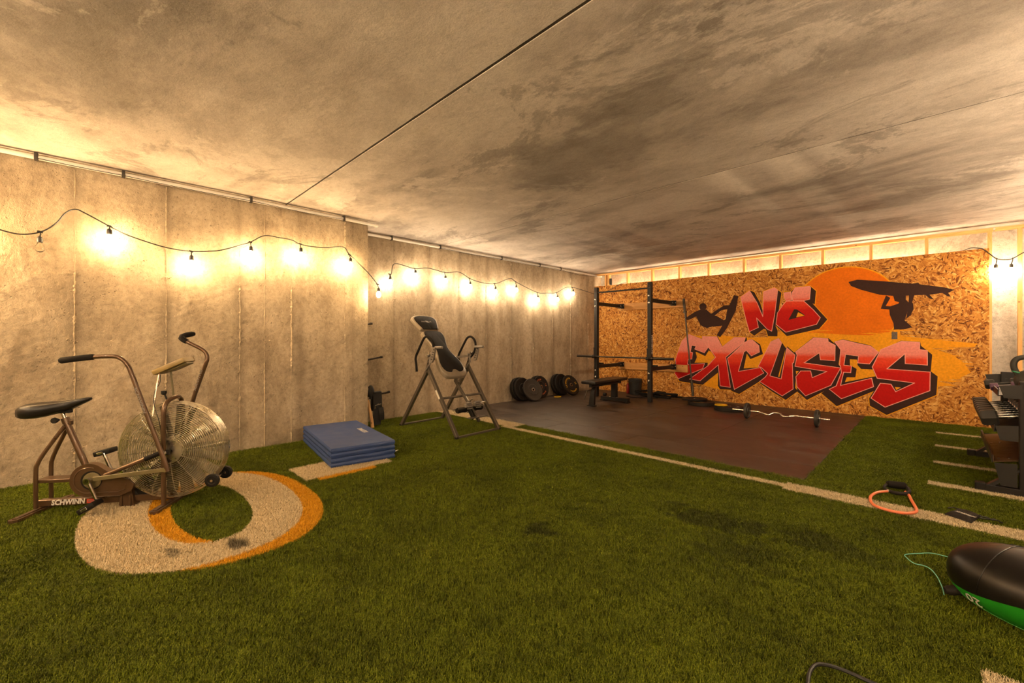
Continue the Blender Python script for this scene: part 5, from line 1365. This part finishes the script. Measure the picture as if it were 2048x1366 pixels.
# ------------------------------------------------------------------ curl bar with two small plates
def curl_bar():
    t = thing('curl_bar', 'chrome zigzag curl bar with a small black plate on each end', 'curl bar', (-1.655, 7.055, zf+0.118), R(-1.0))
    pts = [(-0.61, 0, 0), (-0.36, 0, 0), (-0.24, 0, 0), (-0.16, -0.02, -0.018), (-0.105, -0.02, -0.020), (-0.055, 0.008, 0.008), (0.02, 0.008, 0.009), (0.065, -0.02, -0.018), (0.13, -0.02, -0.016), (0.21, 0.0, 0), (0.36, 0, 0), (0.61, 0, 0)]
    b = MB(); b.tube(spline(pts, 5), 0.0125, 10); b.build('bar', M['steel'], t)
    for x in (-0.405, 0.470):
        Mx = Matrix.Translation((x, 0, 0)) @ rot('Y', 90)
        b = MB(); b.lathe([(0.013, -0.02), (0.045, -0.02), (0.052, -0.012), (0.085, -0.012), (0.094, -0.020), (0.112, -0.020), (0.118, -0.012), (0.118, 0.012), (0.112, 0.020), (0.094, 0.020), (0.085, 0.012), (0.052, 0.012), (0.045, 0.020), (0.013, 0.020), (0.013, -0.02)], 32, Mx, False)
        pl_ = b.build('plate', M['iron'], t)
        for k in range(3):
            b = MB(); b.box(0.050, 0.088, -0.010, 0.010, -0.0135, 0.0135, Mx @ rot('Z', 120*k), 0.003); b.build('spoke_rib', M['iron'], pl_)
        s = 1 if x > 0 else -1
        b = MB(); b.torus(0.017, 0.005, 14, 6, Matrix.Translation((x+s*0.028, 0, 0)) @ rot('Y', 90)); b.build('spring_collar', M['steel'], t)
    return t
curl_bar()

# ------------------------------------------------------------------ storage pegs, belt and wooden bat behind the wall corner
PXX = -5.50
t = thing('storage_hanger', 'black steel hanger with three pegs just past the wall corner', 'hanger', (PXX, YC+0.004, 0.0))
b = MB(); b.box(-0.035, 0.035, 0.0, 0.030, 0.25, 1.62, bev=0.003); b.build('wall_strip', M['rack_black'], t)
for z, L, up in ((1.405, 0.135, 0.020), (0.925, 0.285, 0.040), (0.428, 0.395, 0.038)):
    b = MB(); b.tube([(0, 0.028, z), (0, L-0.03, z+up*0.9)], 0.013, 12); pg = b.build('peg', M['black_oxide'], t)
    b = MB(); b.tube([(0, L-0.032, z+up*0.9), (0, L-0.004, z+up), (0, L, z+up)], [0.017, 0.017, 0.012], 12); b.build('peg_cap', M['black_oxide'], pg)
# lifting belt hung over the lowest peg
t = thing('lifting_belt', 'black lifting belt with a steel buckle hanging over the lowest peg', 'belt', (PXX, YC, 0.0))
def band(b, pts, y0, y1, th=0.008):
    vs = []; fs = []
    for (x, z, sh) in pts:
        vs += [(x, y0+sh, z), (x, y1+sh, z), (x-th, y1+sh, z), (x-th, y0+sh, z)]
    for i in range(len(pts)-1):
        for q in range(4): fs.append((i*4+q, i*4+(q+1) % 4, i*4+4+(q+1) % 4, i*4+4+q))
    fs += [(3, 2, 1, 0), tuple(len(vs)-4+q for q in range(4))]
    b.add(vs, fs)
b = MB()
band(b, [(-0.035, 0.22, 0.0), (-0.030, 0.40, 0.0), (-0.020, 0.475, 0), (0.0, 0.490, 0), (0.025, 0.480, 0), (0.034, 0.40, 0), (0.036, 0.30, 0.0), (0.045, 0.20, -0.004), (0.050, 0.12, -0.010), (0.040, 0.06, -0.02), (0.045, 0.035, -0.02)], 0.135, 0.262)
band(b, [(0.052, 0.27, 0.0), (0.070, 0.20, 0.005), (0.066, 0.14, 0.010), (0.058, 0.095, 0.012)], 0.20, 0.272, 0.012)
b.build('strap', M['red_foam'], t)
b = MB(); b.tube([(0.046, 0.155, 0.26), (0.050, 0.155, 0.305), (0.050, 0.24, 0.318), (0.046, 0.24, 0.272)], 0.005, 6); b.tube([(0.050, 0.197, 0.31), (0.050, 0.197, 0.335)], 0.006, 6); b.build('buckle', M['steel'], t)
b = MB(); b.tube([(0.0, 0.0, 0.0), (0.0, 0.012, 0.10), (-0.01, 0.02, 0.385)], [0.024, 0.022, 0.015], 12, M=None)
o = b.build('wooden_bat', M['bat']); o.location = (PXX+0.078, YC+0.100, 0.012); o.rotation_euler = (R(12), 0, 0)
tag(o, 'bare wooden bat leaning behind the corner beside the hanging belt', 'bat')
b = MB(); b.ball((PXX+0.075, YC+0.075, 0.505), 0.035, 0.050, 0.085, 14, 10); b.tube([(PXX+0.075, YC+0.075, 0.405), (PXX+0.075, YC+0.075, 0.45)], 0.02, 8)
o = b.build('boxing_mitt', M['red_foam']); tag(o, 'black padded mitt peeking out above the belt at the wall corner', 'mitt')

# ------------------------------------------------------------------ dumbbell rack on the right
def dumbbell_rack():
    t = thing('dumbbell_rack', 'dark steel three tier dumbbell rack along the right wall', 'dumbbell rack', (0.0, 0.0, 0.014))
    y0, y1 = 5.06, 6.47
    for y in (y0, y1):
        b = MB(); b.box(0.205, 0.98, y-0.035, y+0.035, 0.0, 0.055, bev=0.004); f = b.build('foot', M['rack_black'], t)
        b = MB(); b.box(0.195, 0.255, y-0.038, y+0.038, -0.002, 0.062, bev=0.006); b.build('foot_cap', M['blackrub'], f)
        b = MB(); b.box(0.425, 0.535, y-0.035, y+0.035, 0.05, 0.875, bev=0.004); u = b.build('upright', M['rack_black'], t)
        for z in (0.185, 0.115, 0.462, 0.395, 0.80, 0.735):
            b = MB(); b.tube([(0.462, y-0.035, z), (0.462, y-0.043, z)], 0.014, 6); b.build('bolt', M['rack_black'], u)
        b = MB(); b.prism([(0.262, 0.055), (0.425, 0.205), (0.425, 0.185), (0.300, 0.055)], -0.03, 0.03, Matrix.Translation((0, y, 0)) @ rot('X', 90)); b.build('gusset', M['tray'], t)
    # trays: lip, sloped bed, end plates
    for zi, (zf_, zb, x0, m) in enumerate(((0.760, 0.800, 0.325, 'tray'), (0.475, 0.550, 0.305, 'tray'), (0.235, 0.330, 0.300, 'tray_brown'))):
        xw = 0.42 if zi else 0.40
        prof = [(x0, zf_+0.045), (x0, zf_), (x0+xw, zb), (x0+xw, zb+0.05), (x0+xw+0.006, zb+0.05), (x0+xw+0.006, zb-0.008), (x0-0.006, zf_-0.008), (x0-0.006, zf_+0.045)]
        b = MB(); b.prism(prof, y0+0.04, y1-0.04, Matrix(((1, 0, 0, 0), (0, 0, 1, 0), (0, 1, 0, 0), (0, 0, 0, 1)))); tr = b.build('tray', M[m], t, 30)
        if zi == 2:
            b = MB(); b.prism([(x0-0.012, zf_-0.015), (x0-0.012, zf_+0.045), (x0-0.007, zf_+0.045), (x0-0.007, zf_-0.015)], y0+0.05, y1-0.05, Matrix(((1, 0, 0, 0), (0, 0, 1, 0), (0, 1, 0, 0), (0, 0, 0, 1)))); b.build('tray_lip', M['tray'], tr)
            for y in (y0+0.12, y0+0.85):
                for x in (0.33, 0.385):
                    b = MB(); b.tube([(x, y, zf_+0.001+(x-x0)*(zb-zf_)/xw), (x, y, zf_+0.006+(x-x0)*(zb-zf_)/xw)], 0.008, 8); b.build('rivet', M['steel'], tr)
        for y in (y0-0.036, y1+0.030):
            hz_ = (0.080, 0.052, 0.0)[zi]; lo = (0.015, 0.058, 0.170)[zi]
            b = MB(); b.prism([(x0-0.004, zf_+hz_), (x0+0.115, zf_+hz_+0.012), (x0+0.115, zf_-lo), (x0+0.022 if zi < 2 else x0+0.03, zf_-lo)], 0, 0.006, Matrix.Translation((0, y+0.006, 0)) @ rot('X', 90)); b.build('end_plate', M['tray'], tr)
    return t
dumbbell_rack()
# hex dumbbells, one made and copied
def hexbell(label, loc, s=1.0, m='hex_grey', handle='steel', group='hex dumbbells on the middle tier'):
    t = thing('hex_dumbbell', label, 'dumbbell', loc, 0, group)
    t.rotation_euler = (0, R(-10), 0)
    for x in (-0.118*s, 0.118*s):
        poly = [(0.068*s*math.cos(R(60*k)), 0.068*s*math.sin(R(60*k))) for k in range(6)]
        ins = [(p[0]*0.84, p[1]*0.84) for p in poly]
        vs = []; fs = []
        for (xx, q) in ((x-0.048*s, ins), (x-0.036*s, poly), (x+0.036*s, poly), (x+0.048*s, ins)):
            vs += [(xx, p[1], p[0]) for p in q]
        for l in range(3):
            for k in range(6): fs.append((l*6+k, l*6+(k+1) % 6, l*6+6+(k+1) % 6, l*6+6+k))
        fs += [list(range(6)), list(range(18, 24))]
        b = MB(); b.add(vs, fs, rot('X', 30)); b.build('hex_head', M[m], t, 20)
    b = MB(); b.tube([(x*s, 0, 0) for x in (-0.075, -0.066, -0.04, 0, 0.04, 0.066, 0.075)], [r_*s for r_ in (0.024, 0.014, 0.016, 0.0175, 0.016, 0.014, 0.024)], 14); b.build('grip', M[handle], t)
    return t
h0 = hexbell('largest black hex dumbbell at the near end of the middle tier', (0.395, 5.185, 0.602), 1.0)
labs = ['second', 'third', 'fourth', 'fifth', 'sixth', 'seventh', 'eighth']
for i, l in enumerate(labs):
    y = 5.185+0.150*(i+1)
    if y < 6.38:
        dup_ = dup(h0, (0.395, y, 0.602), None, l+' hex dumbbell from the near end of the middle tier')
        dup_.rotation_euler = (0, R(-10), 0)
pb = hexbell('small purple dumbbell on the top tier behind the kettlebell', (0.385, 5.50, 0.818), 0.52, 'purple', 'purple', 'small dumbbells on the top tier')
pb2 = hexbell('small black dumbbell on the top tier behind the purple one', (0.385, 5.66, 0.829), 0.66, 'hex_grey', 'hex_grey', 'small dumbbells on the top tier')
# kettlebell
t = thing('kettlebell', 'dark iron kettlebell with green handle bands on the top tier', 'kettlebell', (0.525, 5.27, 0.800), R(8))
b = MB(); b.lathe([(0.0, 0.0), (0.062, 0.0), (0.074, 0.008), (0.102, 0.040), (0.113, 0.082), (0.106, 0.122), (0.082, 0.155), (0.050, 0.172), (0.0, 0.178)], 32, Matrix.Translation((0, 0, 0.0)), False); b.build('bell', M['kettle'], t, 60)
hp = spline([(-0.085, 0, 0.125), (-0.108, 0, 0.175), (-0.112, 0, 0.225), (-0.088, 0, 0.262), (-0.03, 0, 0.275), (0.03, 0, 0.275), (0.088, 0, 0.262), (0.112, 0, 0.225), (0.108, 0, 0.175), (0.085, 0, 0.125)], 5)
b = MB(); b.tube(hp, 0.0195, 14); b.build('handle', M['kettle'], t, 60)
for s in (-1, 1):
    b = MB(); b.torus(0.0215, 0.006, 18, 6, Matrix.Translation((s*0.099, 0, 0.152)) @ rot('Y', -20*s)); b.build('colour_band', M['green_band'], t)

# ------------------------------------------------------------------ loose kit on the turf
t = thing('resistance_tube', 'orange resistance tube looped to a black foam handle on the turf', 'resistance band', (-0.245, 4.20, 0.02))
pp = [(-0.288, 4.413), (-0.330, 4.355), (-0.358, 4.272), (-0.370, 4.150), (-0.350, 4.02), (-0.315, 3.955), (-0.258, 3.925), (-0.205, 3.925), (-0.155, 3.955), (-0.120, 4.02), (-0.118, 4.09), (-0.133, 4.19), (-0.150, 4.29), (-0.168, 4.41), (-0.190, 4.49)]
b = MB(); b.tube([Vector((p.x+0.245, p.y-4.20, 0.012)) for p in spline([(x, y, 0) for x, y in pp], 5)], 0.0095, 10); b.build('latex_tube', M['tube_orange'], t)
b = MB(); b.tube([(-0.058, 0.345, 0.035), (-0.050, 0.343, 0.036), (0.045, 0.375, 0.036), (0.055, 0.378, 0.034)], [0.020, 0.027, 0.027, 0.018], 14); hd = b.build('foam_handle', M['foam'], t)
b = MB(); b.tube(spline([(-0.030, 0.215, 0.014), (0.0, 0.19, 0.016), (0.05, 0.21, 0.018), (0.075, 0.26, 0.022), (0.068, 0.33, 0.03), (0.05, 0.372, 0.035)], 5), 0.013, 8); b.tube(spline([(-0.035, 0.215, 0.014), (-0.068, 0.26, 0.025), (-0.056, 0.345, 0.035)], 5), 0.010, 8); b.build('webbing', M['pouch'], t)
b = MB(); b.tube([(-0.052, 0.212, 0.013), (-0.038, 0.216, 0.013)], 0.0125, 10); b.build('end_plug', M['steel'], t)

# black drawstring pouch
t = thing('storage_pouch', 'flat black nylon pouch with pale lettering lying on the white line', 'pouch', (0.112, 4.195, 0.022))
gx = 12; vs = []; fs = []
cr = [Vector((-0.092, -0.055, 0)), Vector((0.030, -0.135, 0)), Vector((0.082, 0.075, 0)), Vector((-0.020, 0.120, 0))]
for lay, z in ((0, 0.0), (1, 1.0)):
    for j in range(gx+1):
        for i in range(gx+1):
            u_, v_ = i/gx, j/gx
            p = cr[0]*(1-u_)*(1-v_)+cr[1]*u_*(1-v_)+cr[2]*u_*v_+cr[3]*(1-u_)*v_
            e = min(u_, 1-u_, v_, 1-v_)
            zz = z*(0.004+0.020*min(1, e*6)+0.0045*math.sin(u_*9+v_*4)*math.sin(v_*8))
            vs.append((p.x, p.y, zz))
n1 = (gx+1)**2
for j in range(gx):
    for i in range(gx):
        a = j*(gx+1)+i
        fs.append((n1+a, n1+a+1, n1+a+gx+2, n1+a+gx+1)); fs.append((a, a+gx+1, a+gx+2, a+1))
rim = [i for i in range(gx)]+[gx+(gx+1)*j for j in range(gx)]+[n1-1-i for i in range(gx)]+[(gx+1)*(gx-j) for j in range(gx)]
for a, b2 in zip(rim, rim[1:]+rim[:1]): fs.append((a, b2, b2+n1, a+n1))
b = MB(); b.add(vs, fs); po = b.build('pouch_body', M['pouch'], t, 60)
ang = math.degrees(math.atan2(-0.080, 0.122))
text_mesh('NITROFLEX', 0.030, Matrix.Translation((0.006, -0.046, 0.0285)) @ rot('Z', ang+180), M['white_ink'], 'lettering', po, 0.0004, 0.0006, 0, 0.105)
b = MB(); b.tube(spline([(0.075, 0.04, 0.008), (0.11, 0.05, 0.006), (0.125, 0.02, 0.005), (0.15, 0.03, 0.006), (0.172, 0.0, 0.005)], 5), 0.0045, 6); b.tube(spline([(0.07, 0.0, 0.008), (0.105, 0.015, 0.006), (0.14, 0.055, 0.005)], 5), 0.0045, 6); b.build('drawstring', M['cord'], t)
b = MB(); b.tube(spline([(-0.02, 0.12, 0.008), (-0.05, 0.13, 0.006), (-0.075, 0.10, 0.005)], 5), 0.004, 6); b.build('drawstring', M['cord'], t)

# teal string
b = MB(); b.tube(spline([(0.10, 3.33, 0.030), (0.035, 3.335, 0.026), (-0.03, 3.33, 0.026), (-0.075, 3.285, 0.026), (-0.136, 3.205, 0.026), (-0.128, 3.16, 0.026), (-0.099, 3.112, 0.026), (-0.060, 3.115, 0.026), (-0.034, 3.090, 0.026), (-0.012, 3.02, 0.026), (0.001, 2.945, 0.026), (0.008, 2.89, 0.026), (0.012, 2.839, 0.022)], 6), 0.0022, 6)
o = b.build('teal_string', M['teal']); tag(o, 'thin teal string curling on the turf beside the green and black bag', 'string')
# dark cable at the bottom edge of the picture
b = MB(); b.tube(spline([(-0.30, 1.60, 0.030), (-0.316, 1.72, 0.032), (-0.326, 1.80, 0.038), (-0.318, 1.86, 0.042), (-0.290, 1.89, 0.042), (-0.24, 1.913, 0.036), (-0.166, 1.922, 0.03), (-0.05, 1.93, 0.028), (0.08, 1.90, 0.028), (0.2, 1.80, 0.028)], 6), 0.0065, 8)
o = b.build('floor_cable', M['cord']); tag(o, 'dark cable bending across the turf at the bottom of the picture', 'cable')

# ------------------------------------------------------------------ green and black training bag
def training_bag():
    """long rounded bag: black shell above, green shell below"""
    t = thing('training_bag', 'glossy black and green training bag marked 20 lying on the turf', 'training bag', (0.350, 2.815, 0.014), R(-24))
    L2, Ry, Rz = 0.335, 0.210, 0.155
    nu, nv = 40, 28
    def pt(a, ph):                      # a: 0..pi along x, ph: around x
        ca, sa = math.cos(a), math.sin(a)
        x = -L2*math.copysign(abs(ca)**0.82, ca); q = abs(sa)**0.72
        cy, cz = math.cos(ph), math.sin(ph)
        y = Ry*q*math.copysign(abs(cy)**0.85, cy); z = Rz*q*math.copysign(abs(cz)**0.9, cz)
        z = max(z, -Rz*0.90)
        return Vector((x, y, z+Rz*0.90))
    # border between the shells rises towards the middle of the long side
    def border(a):
        x = -math.cos(a)
        return -0.50+0.30*max(0.0, 1-abs(x-0.15)/0.75)-0.10*(1-x*x) if False else -0.50+0.46*max(0.0, 1-abs(x+0.05)/0.90)
    for nm, m_, up in (('black_shell', 'bag_black', True), ('green_shell', 'bag_green', False)):
        vs = []; fs = []
        for i in range(nu+1):
            a = PI*i/nu
            b0 = border(a)
            for j in range(nv+1):
                ph = (b0+(PI-2*b0)*j/nv) if up else (PI-b0+(2*b0+PI)*j/nv)
                vs.append(pt(a, ph)*1.0)
        for i in range(nu):
            for j in range(nv):
                fs.append((i*(nv+1)+j, i*(nv+1)+j+1, (i+1)*(nv+1)+j+1, (i+1)*(nv+1)+j))
        b = MB(); b.add(vs, fs); sh = b.build(nm, M[m_], t, 60)
        if up:
            for xs in (-0.45, 0.42):
                a = math.acos(-xs)
                b = MB(); b.tube([pt(a+0.10*math.sin(ph), ph)+Vector((0, 0, 0.0008)) for ph in [border(a)+(PI-2*border(a))*k/26 for k in range(27)]], 0.0022, 5); b.build('panel_seam', M['bag_black'], sh)
            b = MB(); b.tube([pt(math.acos(-x), PI/2-0.35)+Vector((0, 0, 0.001)) for x in [-0.45+0.87*k/20 for k in range(21)]], 0.0022, 5); b.build('panel_seam', M['bag_black'], sh)
        else:
            a = math.acos(0.52)
            p = pt(a, -PI+0.50); e1 = (pt(a+0.06, -PI+0.50)-pt(a-0.06, -PI+0.50)).normalized(); e2 = (pt(a, -PI+0.38)-pt(a, -PI+0.62)).normalized()
            n_ = e1.cross(e2).normalized()
            if n_.y > 0: n_ = -n_
            e2 = n_.cross(e1)
            Mt = Matrix((e1, e2, n_)).transposed().to_4x4(); Mt.translation = p+n_*0.0025
            text_mesh('20', 0.062, Mt @ rot('Z', 180), M['white_ink'], 'number', sh, 0.0006, 0.0004)
            b = MB(); b.tube([pt(PI*k/40, -PI+0.88) for k in range(2, 39)], 0.003, 5); b.build('edge_piping', M['bag_green'], sh)
    b = MB(); b.tube([(-0.270, -0.085, 0.050), (-0.300, -0.120, 0.040), (-0.308, -0.130, 0.037)], [0.022, 0.020, 0.014], 12); b.build('end_strap', M['pouch'], t)
    return t
training_bag()
# small dark box on the framing in the corner
b = MB(); b.box(-5.455, -5.405, YO+0.015, YO+0.055, 2.472, 2.622, bev=0.004); o = b.build('junction_box', M['socket']); tag(o, 'small dark box between the studs in the far top corner', 'box')
